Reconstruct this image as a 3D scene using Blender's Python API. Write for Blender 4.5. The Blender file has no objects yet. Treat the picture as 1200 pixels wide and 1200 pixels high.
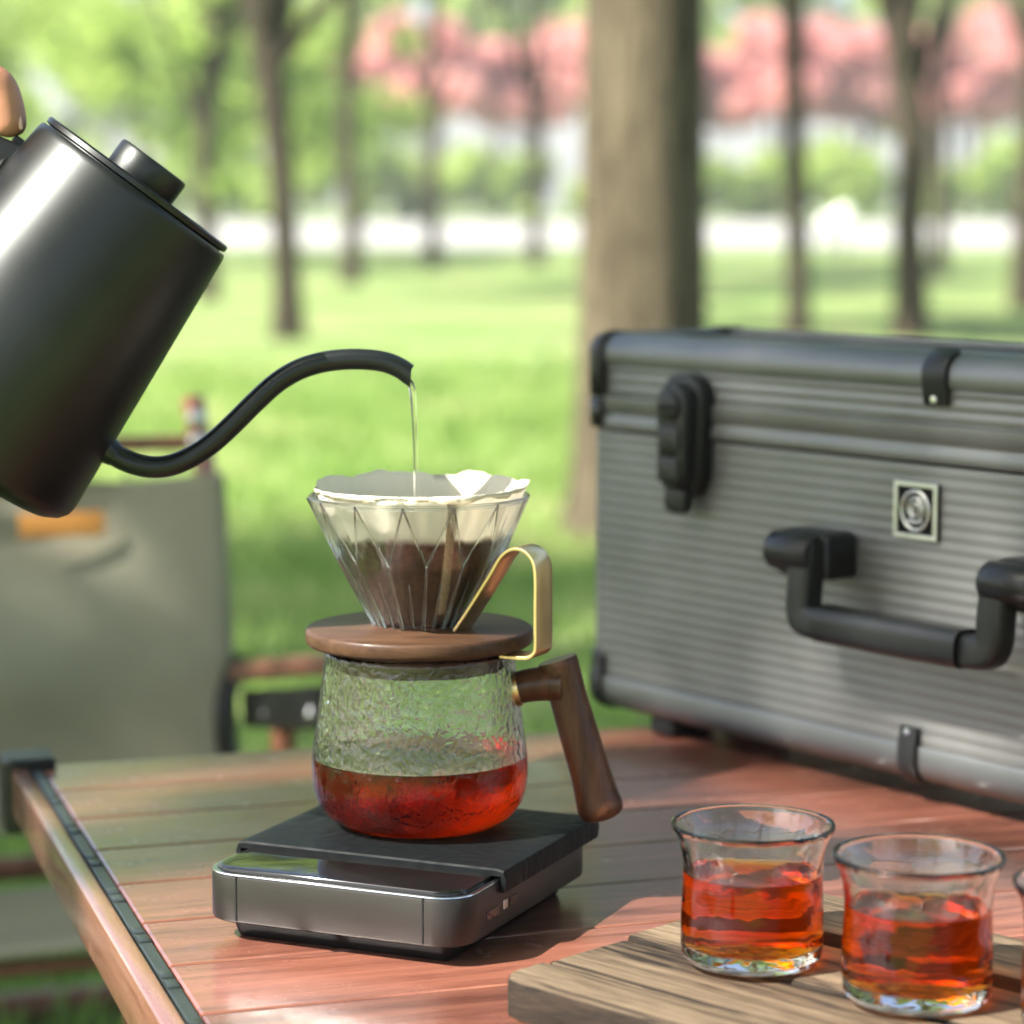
import bpy, bmesh, math, random
import numpy as np
from mathutils import Vector, Matrix
R = math.radians
SC = bpy.context.scene
COL = SC.collection
TZ = 0.43                       # height of the table top above the grass

# ------------------------------------------------------------------ camera
cam = bpy.data.cameras.new('camera')
cam.lens = 90; cam.sensor_width = 36; cam.clip_start = 0.05; cam.clip_end = 2000
cam.dof.use_dof = True; cam.dof.focus_distance = 1.095; cam.dof.aperture_fstop = 6.7
camo = bpy.data.objects.new('camera', cam); COL.objects.link(camo)
camo.location = (0, 0, TZ + 0.315)
camo.rotation_euler = (R(90) - math.atan(350 / 3000), 0, 0)
SC.camera = camo
# ------------------------------------------------------------------ world, sun
SUN_DIR = Vector((-0.86, -0.40, 0.96)).normalized()       # towards the sun
elev = math.asin(SUN_DIR.z); azim = math.atan2(SUN_DIR.x, SUN_DIR.y)
w = bpy.data.worlds.new('World'); SC.world = w; w.use_nodes = True
nt = w.node_tree
sky = nt.nodes.new('ShaderNodeTexSky'); sky.sky_type = 'NISHITA'; sky.sun_disc = False
sky.sun_elevation = elev; sky.sun_rotation = azim; sky.dust_density = 2.0
bg = nt.nodes['Background']; bg.inputs[1].default_value = 0.095
nt.links.new(sky.outputs[0], bg.inputs[0])
sl = bpy.data.lights.new('sun', 'SUN'); sl.energy = 4.9; sl.angle = R(0.53); sl.color = (1, 0.95, 0.87)
so = bpy.data.objects.new('sun', sl); COL.objects.link(so)
so.rotation_euler = SUN_DIR.to_track_quat('Z', 'Y').to_euler(); so.location = (-8, -3.7, 9)
# ------------------------------------------------------------------ exposure, sampling
vs = SC.view_settings
vs.view_transform = 'Standard'; vs.look = 'None'; vs.gamma = 1; vs.exposure = 1.86; vs.use_curve_mapping = False
cy = SC.cycles
cy.use_denoising = True; cy.max_bounces = 12; cy.transmission_bounces = 12; cy.transparent_max_bounces = 24
cy.glossy_bounces = 5; cy.diffuse_bounces = 3; cy.sample_clamp_indirect = 6.0
cy.caustics_reflective = False; cy.caustics_refractive = True; cy.blur_glossy = 0.4
cy.use_adaptive_sampling = True; cy.adaptive_threshold = 0.02

# ================================================================== materials
def new_mat(name):
    m = bpy.data.materials.new(name); m.use_nodes = True
    n = m.node_tree; n.nodes.clear()
    out = n.nodes.new('ShaderNodeOutputMaterial')
    return m, n, out
def N(n, t, **kw):
    nd = n.nodes.new('ShaderNode' + t)
    for k, v in kw.items():
        if k in nd.inputs: nd.inputs[k].default_value = v
        else: setattr(nd, k, v)
    return nd
def ramp(n, fac, stops, interp='LINEAR'):
    r = n.nodes.new('ShaderNodeValToRGB'); r.color_ramp.interpolation = interp
    e = r.color_ramp.elements
    while len(e) < len(stops): e.new(0.5)
    for i, (p, c) in enumerate(stops):
        e[i].position = p; e[i].color = (*c, 1) if len(c) == 3 else c
    n.links.new(fac, r.inputs[0]); return r.outputs[0]
def coords(n, scale=(1, 1, 1), rot=(0, 0, 0), jitter=True):
    tc = N(n, 'TexCoord'); mp = N(n, 'Mapping')
    mp.inputs['Scale'].default_value = scale; mp.inputs['Rotation'].default_value = rot
    n.links.new(tc.outputs['Object'], mp.inputs['Vector'])
    if jitter:
        oi = N(n, 'ObjectInfo'); ml = N(n, 'VectorMath', operation='SCALE'); ml.inputs[0].default_value = (17.3, 31.7, 9.1)
        n.links.new(oi.outputs['Random'], ml.inputs['Scale'])
        n.links.new(ml.outputs[0], mp.inputs['Location'])
    return mp.outputs[0]
def simple(name, col, rough=0.5, metal=0.0, var=0.15, vscale=40, bump=0.0, bscale=300, coat=0.0, spec=0.5, rvar=0.1):
    m, n, out = new_mat(name)
    p = N(n, 'BsdfPrincipled', Metallic=metal, Roughness=rough)
    p.inputs['Coat Weight'].default_value = coat; p.inputs['Specular IOR Level'].default_value = spec
    c = coords(n)
    t = N(n, 'TexNoise', Scale=vscale, Detail=5.0); n.links.new(c, t.inputs['Vector'])
    a = tuple(max(0, x * (1 - var)) for x in col); b = tuple(min(1, x * (1 + var)) for x in col)
    n.links.new(ramp(n, t.outputs[0], [(0.3, a), (0.7, b)]), p.inputs['Base Color'])
    mr = N(n, 'MapRange'); mr.inputs['To Min'].default_value = max(0.02, rough - rvar); mr.inputs['To Max'].default_value = min(1, rough + rvar)
    n.links.new(t.outputs[0], mr.inputs['Value']); n.links.new(mr.outputs[0], p.inputs['Roughness'])
    if bump:
        t2 = N(n, 'TexNoise', Scale=bscale, Detail=4.0); n.links.new(c, t2.inputs['Vector'])
        b_ = N(n, 'Bump', Strength=bump, Distance=0.001); n.links.new(t2.outputs[0], b_.inputs['Height'])
        n.links.new(b_.outputs[0], p.inputs['Normal'])
    n.links.new(p.outputs[0], out.inputs[0]); return m
def wood(name, dark, light, rough=0.4, grain=90, stretch=(1, 12, 12), coat=0.0, bump=0.1, streak=None, spec=0.5, shift=0.0):
    m, n, out = new_mat(name)
    p = N(n, 'BsdfPrincipled', Roughness=rough); p.inputs['Coat Weight'].default_value = coat; p.inputs['Coat Roughness'].default_value = 0.15; p.inputs['Coat IOR'].default_value = 1.7 if coat > .5 else 1.5
    p.inputs['Specular IOR Level'].default_value = spec
    c = coords(n, stretch)
    wv = N(n, 'TexNoise', Scale=grain / 12, Detail=6.0, Roughness=0.62, Distortion=1.4); n.links.new(c, wv.inputs['Vector'])
    fine = N(n, 'TexNoise', Scale=grain, Detail=4.0); n.links.new(c, fine.inputs['Vector'])
    mix = N(n, 'Math', operation='MULTIPLY_ADD'); mix.inputs[1].default_value = 0.35
    n.links.new(fine.outputs[0], mix.inputs[0]); n.links.new(wv.outputs[0], mix.inputs[2])
    st = [(0.45, dark), (0.62, tuple((a + b) / 2 for a, b in zip(dark, light))), (0.82, light)]
    if streak: st = [(0.40, streak)] + st
    st = [(q + shift, c_) for q, c_ in st]
    oi = N(n, 'ObjectInfo'); mr = N(n, 'MapRange'); mr.inputs['To Min'].default_value = 0.80; mr.inputs['To Max'].default_value = 1.2
    n.links.new(oi.outputs['Random'], mr.inputs['Value'])
    hs = N(n, 'HueSaturation'); n.links.new(mr.outputs[0], hs.inputs['Value']); n.links.new(ramp(n, mix.outputs[0], st), hs.inputs['Color'])
    n.links.new(hs.outputs[0], p.inputs['Base Color'])
    if coat > .5:
        tc2 = N(n, 'TexCoord'); sc_ = N(n, 'TexNoise', Scale=28.0, Detail=9.0, Roughness=0.75); n.links.new(tc2.outputs['Object'], sc_.inputs['Vector'])
        cr = N(n, 'MapRange'); cr.inputs['From Min'].default_value = .35; cr.inputs['From Max'].default_value = .7
        cr.inputs['To Min'].default_value = .08; cr.inputs['To Max'].default_value = .34
        n.links.new(sc_.outputs[0], cr.inputs['Value']); n.links.new(cr.outputs[0], p.inputs['Coat Roughness'])
    b_ = N(n, 'Bump', Strength=bump, Distance=0.001); n.links.new(mix.outputs[0], b_.inputs['Height'])
    n.links.new(b_.outputs[0], p.inputs['Normal'])
    n.links.new(p.outputs[0], out.inputs[0]); return m
def glass(name, ior=1.45, clear=0.3, tint=(1, 1, 1), hammered=0.0, hscale=140, rough=0.0, wave=0.0, absorb=None, ripple_below=None):
    """clear glass: refraction and reflection, part of the light going straight through as in a thin wall"""
    m, n, out = new_mat(name)
    g = N(n, 'BsdfGlass', IOR=ior, Roughness=rough); g.inputs['Color'].default_value = (*tint, 1)
    t = N(n, 'BsdfTransparent'); t.inputs['Color'].default_value = (*tint, 1)
    mx = N(n, 'MixShader'); mx.inputs[0].default_value = clear
    n.links.new(g.outputs[0], mx.inputs[1]); n.links.new(t.outputs[0], mx.inputs[2])
    if hammered or wave:
        c = coords(n, (1, 1, 0.8))
        if hammered:
            v = N(n, 'TexVoronoi', Scale=hscale, feature='SMOOTH_F1'); v.inputs['Smoothness'].default_value = 0.6
            nn = N(n, 'TexNoise', Scale=hscale * .35, Detail=3.0); n.links.new(c, nn.inputs['Vector'])
            dv = N(n, 'VectorMath', operation='MULTIPLY_ADD'); dv.inputs[1].default_value = (.012,) * 3
            n.links.new(nn.outputs['Color'], dv.inputs[0]); n.links.new(c, dv.inputs[2])
            n.links.new(dv.outputs[0], v.inputs['Vector'])
            b = N(n, 'Bump', Strength=1.0, Distance=hammered); n.links.new(v.outputs['Distance'], b.inputs['Height'])
        else:
            v = N(n, 'TexNoise', Scale=hscale, Detail=2.0); n.links.new(c, v.inputs['Vector'])
            b = N(n, 'Bump', Strength=1.0, Distance=wave); n.links.new(v.outputs[0], b.inputs['Height'])
        n.links.new(b.outputs[0], g.inputs['Normal'])
    n.links.new(mx.outputs[0], out.inputs[0])
    if absorb:        # a liquid: against the glass wall its relative index is below 1, at its free surface it meets air
        ge = N(n, 'NewGeometry'); sx = N(n, 'SeparateXYZ'); n.links.new(ge.outputs['True Normal'], sx.inputs[0])
        ab = N(n, 'MapRange'); ab.inputs['From Min'].default_value = 0.45; ab.inputs['From Max'].default_value = 0.6
        ab.inputs['To Min'].default_value = ior / 1.45; ab.inputs['To Max'].default_value = ior
        bf = N(n, 'Math', operation='MULTIPLY_ADD'); bf.inputs[1].default_value = -2.0; bf.inputs[2].default_value = 1.0
        n.links.new(ge.outputs['Backfacing'], bf.inputs[0])
        mu = N(n, 'Math', operation='MULTIPLY'); n.links.new(sx.outputs['Z'], mu.inputs[0]); n.links.new(bf.outputs[0], mu.inputs[1])
        n.links.new(mu.outputs[0], ab.inputs['Value']); n.links.new(ab.outputs[0], g.inputs['IOR'])
        va = N(n, 'VolumeAbsorption', Density=absorb[0]); va.inputs['Color'].default_value = (*absorb[1], 1)
        n.links.new(va.outputs[0], out.inputs['Volume'])
    return m
def leaf_mat(name, cols, trans=0.5, scale=0.9):
    m, n, out = new_mat(name)
    c = coords(n); t = N(n, 'TexNoise', Scale=scale, Detail=4.0, Roughness=0.7); n.links.new(c, t.inputs['Vector'])
    col = ramp(n, t.outputs[0], [(0.3, cols[0]), (0.5, cols[1]), (0.7, cols[2])])
    d = N(n, 'BsdfPrincipled', Roughness=0.55); d.inputs['Specular IOR Level'].default_value = 0.3
    tr = N(n, 'BsdfTranslucent'); mx = N(n, 'MixShader'); mx.inputs[0].default_value = trans
    n.links.new(col, d.inputs['Base Color'])
    hs = N(n, 'HueSaturation', Saturation=1.05, Value=1.7); n.links.new(col, hs.inputs['Color']); n.links.new(hs.outputs[0], tr.inputs['Color'])
    n.links.new(d.outputs[0], mx.inputs[1]); n.links.new(tr.outputs[0], mx.inputs[2]); n.links.new(mx.outputs[0], out.inputs[0])
    return m
def bark_mat(name, a, b):
    m, n, out = new_mat(name)
    p = N(n, 'BsdfPrincipled', Roughness=0.9); p.inputs['Specular IOR Level'].default_value = 0.2
    c = coords(n, (11, 11, 1.5))
    t = N(n, 'TexNoise', Scale=3.2, Detail=9.0, Roughness=0.7, Distortion=1.2); n.links.new(c, t.inputs['Vector'])
    n.links.new(ramp(n, t.outputs[0], [(0.40, a), (0.62, b)]), p.inputs['Base Color'])
    bp = N(n, 'Bump', Strength=1.0, Distance=0.04); n.links.new(t.outputs[0], bp.inputs['Height']); n.links.new(bp.outputs[0], p.inputs['Normal'])
    n.links.new(p.outputs[0], out.inputs[0]); return m
def ground_mat():
    m, n, out = new_mat('grass_ground')
    p = N(n, 'BsdfPrincipled', Roughness=0.95); p.inputs['Specular IOR Level'].default_value = 0.1
    c = coords(n, jitter=False)
    t = N(n, 'TexNoise', Scale=1.1, Detail=7.0, Roughness=0.65); n.links.new(c, t.inputs['Vector'])
    f = N(n, 'TexNoise', Scale=14.0, Detail=5.0, Roughness=0.7); n.links.new(c, f.inputs['Vector'])
    g = ramp(n, f.outputs[0], [(0.3, (.06, .12, .028)), (0.5, (.135, .22, .058)), (0.72, (.22, .30, .095))])
    s = ramp(n, f.outputs[0], [(0.3, (.15, .17, .065)), (0.7, (.33, .32, .16))])
    k = ramp(n, t.outputs[0], [(0.44, (0, 0, 0)), (0.64, (1, 1, 1))])
    mx = N(n, 'MixRGB'); n.links.new(k, mx.inputs[0]); n.links.new(g, mx.inputs[1]); n.links.new(s, mx.inputs[2])
    n.links.new(mx.outputs[0], p.inputs['Base Color'])
    n.links.new(p.outputs[0], out.inputs[0]); return m
def ribbed_metal(name, col, rough):
    return simple(name, col, rough, 0.75, 0.10, 25, 0.05, 900)

M = {}
M['ground'] = ground_mat()
M['path'] = simple('pale_concrete', (.31, .30, .28), 0.9, var=0.25, vscale=0.6, bump=0)
M['blade'] = leaf_mat('grass_blade', [(.09, .16, .035), (.22, .32, .085), (.46, .45, .23)], 0.5, 1.9)
M['leaf_a'] = leaf_mat('spring_leaf', [(.14, .20, .05), (.23, .31, .09), (.34, .42, .15)], 0.62)
M['leaf_bright'] = leaf_mat('pale_spring_leaf', [(.20, .27, .07), (.31, .39, .11), (.42, .49, .18)], 0.65)
M['leaf_b'] = leaf_mat('deep_leaf', [(.05, .12, .03), (.09, .20, .045), (.15, .28, .07)], 0.5)
M['leaf_red'] = leaf_mat('red_leaf', [(.44, .22, .20), (.58, .33, .30), (.66, .45, .41)], 0.5, 0.6)
M['bark'] = bark_mat('brown_bark', (.035, .028, .018), (.105, .084, .054))
M['bark_pale'] = bark_mat("pale_bark", (.085, .068, .043), (.26, .21, .135))
M['slat'] = wood('red_wood_print', (.105, .035, .023), (.245, .092, .060), 0.3, 70, (1, 14, 14), 0.8, 0.06, (.05, .017, .012), shift=.06)
M['rail'] = wood('brown_rail_print', (.13, .052, .033), (.22, .105, .068), 0.26, 60, (14, 1, 14), 0.8, 0.03)
M['dkplastic'] = simple('dark_plastic', (.0065, .0072, .0072), 0.38, var=0.2, bump=0.05, bscale=700, spec=0.35)
M['black'] = simple('black_rubber', (.007, .0075, .008), 0.5, var=0.2, bump=0.08, bscale=800, spec=0.25)
M['hinge'] = simple('hinge_metal', (.05, .06, .055), 0.35, 0.6, 0.3, 60)
M['canvas'] = simple('olive_canvas', (.25, .235, .175), 0.9, var=0.12, vscale=9, bump=0.35, bscale=1500, spec=0.15)
M['tag'] = simple('tan_leather', (.60, .25, .05), 0.6, var=0.15, vscale=30, bump=0.2)
M['tube'] = wood('brown_tube', (.11, .040, .024), (.21, .085, .052), 0.3, 60, (12, 12, 1), 0.3, 0.03)
M['steel'] = simple('bright_steel', (.62, .62, .62), 0.22, 1.0, 0.1)
M['case'] = ribbed_metal('gunmetal_ribbed', (.190, .194, .186), 0.52)
M['case_rail'] = simple('gunmetal_rail', (.150, .155, .152), 0.40, 0.85, 0.08, 20, 0.03, 900)
M['silver'] = simple('nickel', (.60, .60, .57), 0.36, 1.0, 0.1, 80)
M['scale_metal'] = simple('grey_anodised', (.062, .058, .055), 0.38, 0.85, 0.06, 15, 0.03, 1500)
M['gloss_black'] = simple('badge_black', (.004, .004, .004), 0.5, var=0.1, spec=0.1)
M['gloss'] = simple('black_gloss', (.006, .006, .006), 0.04, var=0.1, rvar=0.02)
M['kettle'] = simple('matt_black_steel', (.043, .045, .044), 0.38, 1.0, 0.10, 22, 0.03, 2500, rvar=0.06)
M['spout'] = simple('black_spout', (.008, .010, .0105), 0.32, 0.2, 0.1)
M['walnut'] = wood('walnut', (.026, .009, .0045), (.095, .037, .016), 0.40, 120, (9, 9, 1.2), 0.2, 0.12, (.010, .0045, .0025), 0.25)
M['walnut_disc'] = wood('walnut_disc', (.024, .011, .006), (.072, .037, .020), 0.45, 110, (1.2, 9, 9), 0.05, 0.12, (.012, .006, .0035), 0.2)
M['brass'] = simple('brass', (.80, .60, .30), 0.32, 1.0, 0.08, 60)
M['plank'] = wood('weathered_board', (.060, .042, .027), (.20, .148, .096), 0.66, 110, (0.6, 11, 11), 0.0, 0.7, (.014, .010, .008), 0.25, .15)
M['plank_end'] = wood('charred_board', (.007, .006, .005), (.034, .024, .017), 0.85, 70, (1.5, 9, 9), 0.0, 0.6, None, 0.15, .10)
M['skin'] = simple('skin', (.40, .18, .105), 0.55, var=0.12, vscale=60, bump=0.15, bscale=500)
M['nail'] = simple('nail', (.66, .42, .33), 0.25, var=0.05)
M['sleeve'] = simple('grey_knit', (.2, .2, .2), 0.9, bump=0.5)
M['carafe'] = glass('hammered_glass', 1.45, 0.0, (.98, .99, .98), hammered=0.00030, hscale=300)
M['cupglass'] = glass('dimpled_glass', 1.45, 0.0, (.99, .995, .985), hammered=0.00034, hscale=140)
M['dripper'] = glass('clear_glass', 1.47, 0.35, (.98, .985, .98))
M['ridge'] = glass('ridge_glass', 1.45, 0.25, (.97, .98, .97))
M['coffee'] = glass('coffee', 1.33, 0.0, (1, .97, .95), wave=0.0003, hscale=60, absorb=(300, (.968, .82, .03)))
M['cupcoffee'] = glass('cup_coffee', 1.33, 0.0, (1, .97, .95), wave=0.00008, hscale=60, absorb=(260, (.991, .80, .03)))
M['water'] = glass('water', 1.33, 0.0)
M['grounds'] = simple('wet_grounds', (.05, .027, .015), 0.75, var=0.5, vscale=700, bump=1.0, bscale=900)
def paper_mat():
    m, n, out = new_mat('filter_paper')
    p = N(n, 'BsdfPrincipled', Roughness=0.85); tr = N(n, 'BsdfTranslucent'); mx = N(n, 'MixShader'); mx.inputs[0].default_value = 0.52
    tc = N(n, 'TexCoord'); sp = N(n, 'SeparateXYZ'); n.links.new(tc.outputs['Object'], sp.inputs[0])
    t = N(n, 'TexNoise', Scale=55.0, Detail=6.0); n.links.new(tc.outputs['Object'], t.inputs['Vector'])
    a = N(n, 'Math', operation='MULTIPLY_ADD'); a.inputs[1].default_value = 0.016; n.links.new(t.outputs[0], a.inputs[0]); n.links.new(sp.outputs['Z'], a.inputs[2])
    mr = N(n, 'MapRange'); mr.inputs['From Min'].default_value = 0.1775; mr.inputs['From Max'].default_value = 0.1805; n.links.new(a.outputs[0], mr.inputs['Value'])
    f = N(n, 'TexNoise', Scale=420.0, Detail=4.0); n.links.new(tc.outputs['Object'], f.inputs['Vector'])
    wet = ramp(n, f.outputs[0], [(0.3, (.070, .032, .016)), (0.7, (.17, .088, .048))])
    mc = N(n, 'MixRGB'); n.links.new(mr.outputs[0], mc.inputs[0]); n.links.new(wet, mc.inputs[1]); mc.inputs[2].default_value = (.90, .86, .74, 1)
    n.links.new(mc.outputs[0], p.inputs['Base Color']); n.links.new(mc.outputs[0], tr.inputs['Color'])
    n.links.new(p.outputs[0], mx.inputs[1]); n.links.new(tr.outputs[0], mx.inputs[2]); n.links.new(mx.outputs[0], out.inputs[0]); return m
M['paper'] = paper_mat()
M['paper_dry'] = simple('dry_paper', (.36, .26, .16), 0.85, var=0.35, vscale=500)
def mat_mat():
    m, n, out = new_mat('black_grooved_mat')
    p = N(n, 'BsdfPrincipled', Roughness=0.5); p.inputs['Base Color'].default_value = (.0055, .007, .0078, 1); p.inputs['Specular IOR Level'].default_value = 0.12
    c = coords(n, (1, 2.2, 1), jitter=False)
    nn = N(n, 'TexNoise', Scale=14.0, Detail=1.0); n.links.new(c, nn.inputs['Vector'])
    s = N(n, 'Math', operation='MULTIPLY'); s.inputs[1].default_value = 75.0; n.links.new(nn.outputs[0], s.inputs[0])
    si = N(n, 'Math', operation='SINE'); n.links.new(s.outputs[0], si.inputs[0])
    b = N(n, 'Bump', Strength=0.7, Distance=0.00025); n.links.new(si.outputs[0], b.inputs['Height']); n.links.new(b.outputs[0], p.inputs['Normal'])
    n.links.new(p.outputs[0], out.inputs[0]); return m
M['mat'] = mat_mat()

# ================================================================== helpers
def tag(o, label, cat, group=None, kind=None):
    if label: o['label'] = label
    if cat: o['category'] = cat
    if group: o['group'] = group
    if kind: o['kind'] = kind
    return o
def link(name, me, mat, parent=None, smooth=None):
    o = bpy.data.objects.new(name, me); COL.objects.link(o)
    if mat is not None and not me.materials: me.materials.append(M[mat] if isinstance(mat, str) else mat)
    if smooth is not None:
        me.shade_smooth()
        if smooth < 180: me.set_sharp_from_angle(angle=R(smooth))
    if parent is not None: o.parent = parent
    return o
def empty(name, loc=(0, 0, 0), rz=0):
    o = bpy.data.objects.new(name, None); COL.objects.link(o); o.location = loc; o.rotation_euler = (0, 0, rz); o.empty_display_size = 0.02
    return o
def pyd(v, f, name='m'):
    me = bpy.data.meshes.new(name); me.from_pydata([tuple(map(float, x)) for x in v], [], f); me.update(); return me
def from_bm(bm, name='m'):
    me = bpy.data.meshes.new(name); bmesh.ops.recalc_face_normals(bm, faces=bm.faces[:]); bm.to_mesh(me); bm.free(); return me
def box_me(lo, hi, bev=0.0, seg=2):
    bm = bmesh.new(); bmesh.ops.create_cube(bm, size=1)
    lo = Vector(lo); hi = Vector(hi)
    for v in bm.verts: v.co = Vector((lo[i] + (v.co[i] + .5) * (hi[i] - lo[i]) for i in range(3)))
    if bev: bmesh.ops.bevel(bm, geom=bm.edges[:] + bm.verts[:], offset=bev, segments=seg, profile=0.5, affect='EDGES')
    return from_bm(bm)
def box(name, lo, hi, mat, parent, bev=0.001, seg=2):
    return link(name, box_me(lo, hi, bev, seg), mat, parent, 18)
def lathe_me(prof, n=64, closed=False):
    """prof: list of (r, z); r == 0 makes a pole"""
    v, f, rings = [], [], []
    for r, z in prof:
        if r <= 1e-7: rings.append([len(v)]); v.append((0, 0, z))
        else:
            rings.append(list(range(len(v), len(v) + n)))
            v += [(r * math.cos(2 * math.pi * k / n), r * math.sin(2 * math.pi * k / n), z) for k in range(n)]
    seq = list(zip(rings, rings[1:] + rings[:1])) if closed else list(zip(rings, rings[1:]))
    for a, b in seq:
        for k in range(n):
            q = [a[k % len(a)], a[(k + 1) % len(a)], b[(k + 1) % len(b)], b[k % len(b)]]
            q = list(dict.fromkeys(q))
            if len(q) > 2: f.append(q)
    me = pyd(v, f); bm = bmesh.new(); bm.from_mesh(me); bmesh.ops.recalc_face_normals(bm, faces=bm.faces[:]); bm.to_mesh(me); bm.free()
    return me
def smooth_path(pts, k=6):
    P = [np.array(p, float) for p in pts]; P = [2 * P[0] - P[1]] + P + [2 * P[-1] - P[-2]]; out = []
    for i in range(1, len(P) - 2):
        for j in range(k):
            t = j / k; a, b, c, d = P[i - 1:i + 3]
            out.append(.5 * (2 * b + (c - a) * t + (2 * a - 5 * b + 4 * c - d) * t * t + (3 * b - a - 3 * c + d) * t ** 3))
    out.append(P[-2]); return out
def sweep_me(path, section, scales=None, cap=True, up=(0, 0, 1)):
    """sweeps a closed 2-D section (list of (a, b)) along path; a goes along 'side', b along the frame's up"""
    path = [np.array(p, float) for p in path]; v, f = [], []; ns = len(section)
    t0 = path[1] - path[0]; t0 /= np.linalg.norm(t0)
    u = np.array(up, float); u = u - t0 * (u @ t0)
    if np.linalg.norm(u) < 1e-4: u = np.array([1., 0, 0]); u = u - t0 * (u @ t0)
    u /= np.linalg.norm(u)
    for i, p in enumerate(path):
        t = path[min(i + 1, len(path) - 1)] - path[max(i - 1, 0)]; t /= np.linalg.norm(t)
        u = u - t * (u @ t); u /= np.linalg.norm(u); s = np.cross(t, u)
        k = 1 if scales is None else scales[i]
        for a, b in section: v.append(p + s * a * k + u * b * k)
    for i in range(len(path) - 1):
        for j in range(ns):
            a = i * ns + j; b = i * ns + (j + 1) % ns
            f.append([a, b, b + ns, a + ns])
    if cap: f.append(list(range(ns))[::-1]); f.append([len(v) - ns + j for j in range(ns)])
    me = pyd(v, f); bm = bmesh.new(); bm.from_mesh(me); bmesh.ops.recalc_face_normals(bm, faces=bm.faces[:]); bm.to_mesh(me); bm.free(); return me
def circ(r, n=16): return [(r * math.cos(2 * math.pi * k / n), r * math.sin(2 * math.pi * k / n)) for k in range(n)]
def rrect(w, h, r, n=4):
    o = []
    for cx, cy_, a0 in ((w / 2 - r, h / 2 - r, 0), (-w / 2 + r, h / 2 - r, 90), (-w / 2 + r, -h / 2 + r, 180), (w / 2 - r, -h / 2 + r, 270)):
        for k in range(n + 1): a = R(a0 + 90 * k / n); o.append((cx + r * math.cos(a), cy_ + r * math.sin(a)))
    return o
def tube(name, pts, r, mat, parent, n=16, k=6, scales=None, smooth=50):
    P = smooth_path(pts, k) if k else pts
    sc = None
    if scales is not None: sc = list(np.interp(np.linspace(0, 1, len(P)), np.linspace(0, 1, len(scales)), scales))
    return link(name, sweep_me(P, circ(r, n), sc), mat, parent, smooth)
def levels_me(outline, levels, cap_bottom=True, cap_top=True):
    """outline(off) -> list of xy; levels: list of (z, off)"""
    v, f = [], []; n = len(outline(0))
    for z, off in levels: v += [(x, y, z) for x, y in outline(off)]
    for i in range(len(levels) - 1):
        for j in range(n):
            a = i * n + j; b = i * n + (j + 1) % n; f.append([a, b, b + n, a + n])
    if cap_bottom: f.append(list(range(n))[::-1])
    if cap_top: f.append([len(v) - n + j for j in range(n)])
    return pyd(v, f)
def rr_outline(x0, x1, y0, y1, r, n=5):
    def fn(off):
        a = rrect(x1 - x0 + 2 * off, y1 - y0 + 2 * off, max(r + off, 1e-4), n)
        return [((x0 + x1) / 2 + x, (y0 + y1) / 2 + y) for x, y in a]
    return fn
def copy_tree(o, parent=None):
    c = o.copy(); COL.objects.link(c)
    if parent is not None: c.parent = parent
    for ch in [x for x in o.children]: copy_tree(ch, c)
    return c

# ================================================================== the ground
def ground_z(y): return 0.48 * min(1, max(0, (y - 43) / 32)) + 0.004 * max(0, y - 75)
gy = [-60, 0, 10, 20, 43, 46, 50, 55, 60, 65, 70, 75, 80, 100, 150, 400]
gx = [-300, -80, -20, 20, 80, 300]
gv = [(x, y, ground_z(y)) for y in gy for x in gx]
gf = [[j * 6 + i, j * 6 + i + 1, (j + 1) * 6 + i + 1, (j + 1) * 6 + i] for j in range(len(gy) - 1) for i in range(5)]
tag(link('ground', pyd(gv, gf), 'ground'), 'sunlit green lawn with dry straw patches', 'ground', kind='structure')
py_ = [50, 52, 55, 60, 65, 70, 74]
pv = [(x, y, ground_z(y) + 0.012) for y in py_ for x in (-150, 150)]
tag(link('path', pyd(pv, [[2 * j, 2 * j + 1, 2 * j + 3, 2 * j + 2] for j in range(len(py_) - 1)]), 'path'),
    'broad pale path running across beyond the lawn', 'path', kind='structure')
# grass blades near the table, one mass
rng = np.random.default_rng(5)
nb = 70000
t = rng.random(nb) ** 1.9; yy = 1.55 + 12 * t * (1 - .25 * rng.random(nb)); half = 0.9 + yy * 0.24
xx = (rng.random(nb) * 2 - 1) * half
ang = rng.random(nb) * 6.283; hgt = (0.015 + 0.03 * rng.random(nb)) * (1 + yy / 14); wd = 0.0025 + 0.0009 * yy
lean = rng.normal(0, .35, (nb, 2)) * hgt[:, None]
bx, by = np.cos(ang) * wd, np.sin(ang) * wd
V = np.empty((nb, 3, 3)); V[:, 0] = np.stack([xx - bx, yy - by, 0 * xx], 1); V[:, 1] = np.stack([xx + bx, yy + by, 0 * xx], 1)
V[:, 2] = np.stack([xx + lean[:, 0], yy + lean[:, 1], hgt], 1)
me = bpy.data.meshes.new('grass'); me.vertices.add(nb * 3); me.loops.add(nb * 3); me.polygons.add(nb)
me.vertices.foreach_set('co', V.reshape(-1)); me.loops.foreach_set('vertex_index', np.arange(nb * 3)); me.polygons.foreach_set('loop_start', np.arange(nb) * 3)
me.update(); me.validate()
tag(link('grass', me, 'blade'), 'short fresh grass blades growing around the table and chair', 'grass', kind='stuff')

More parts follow.
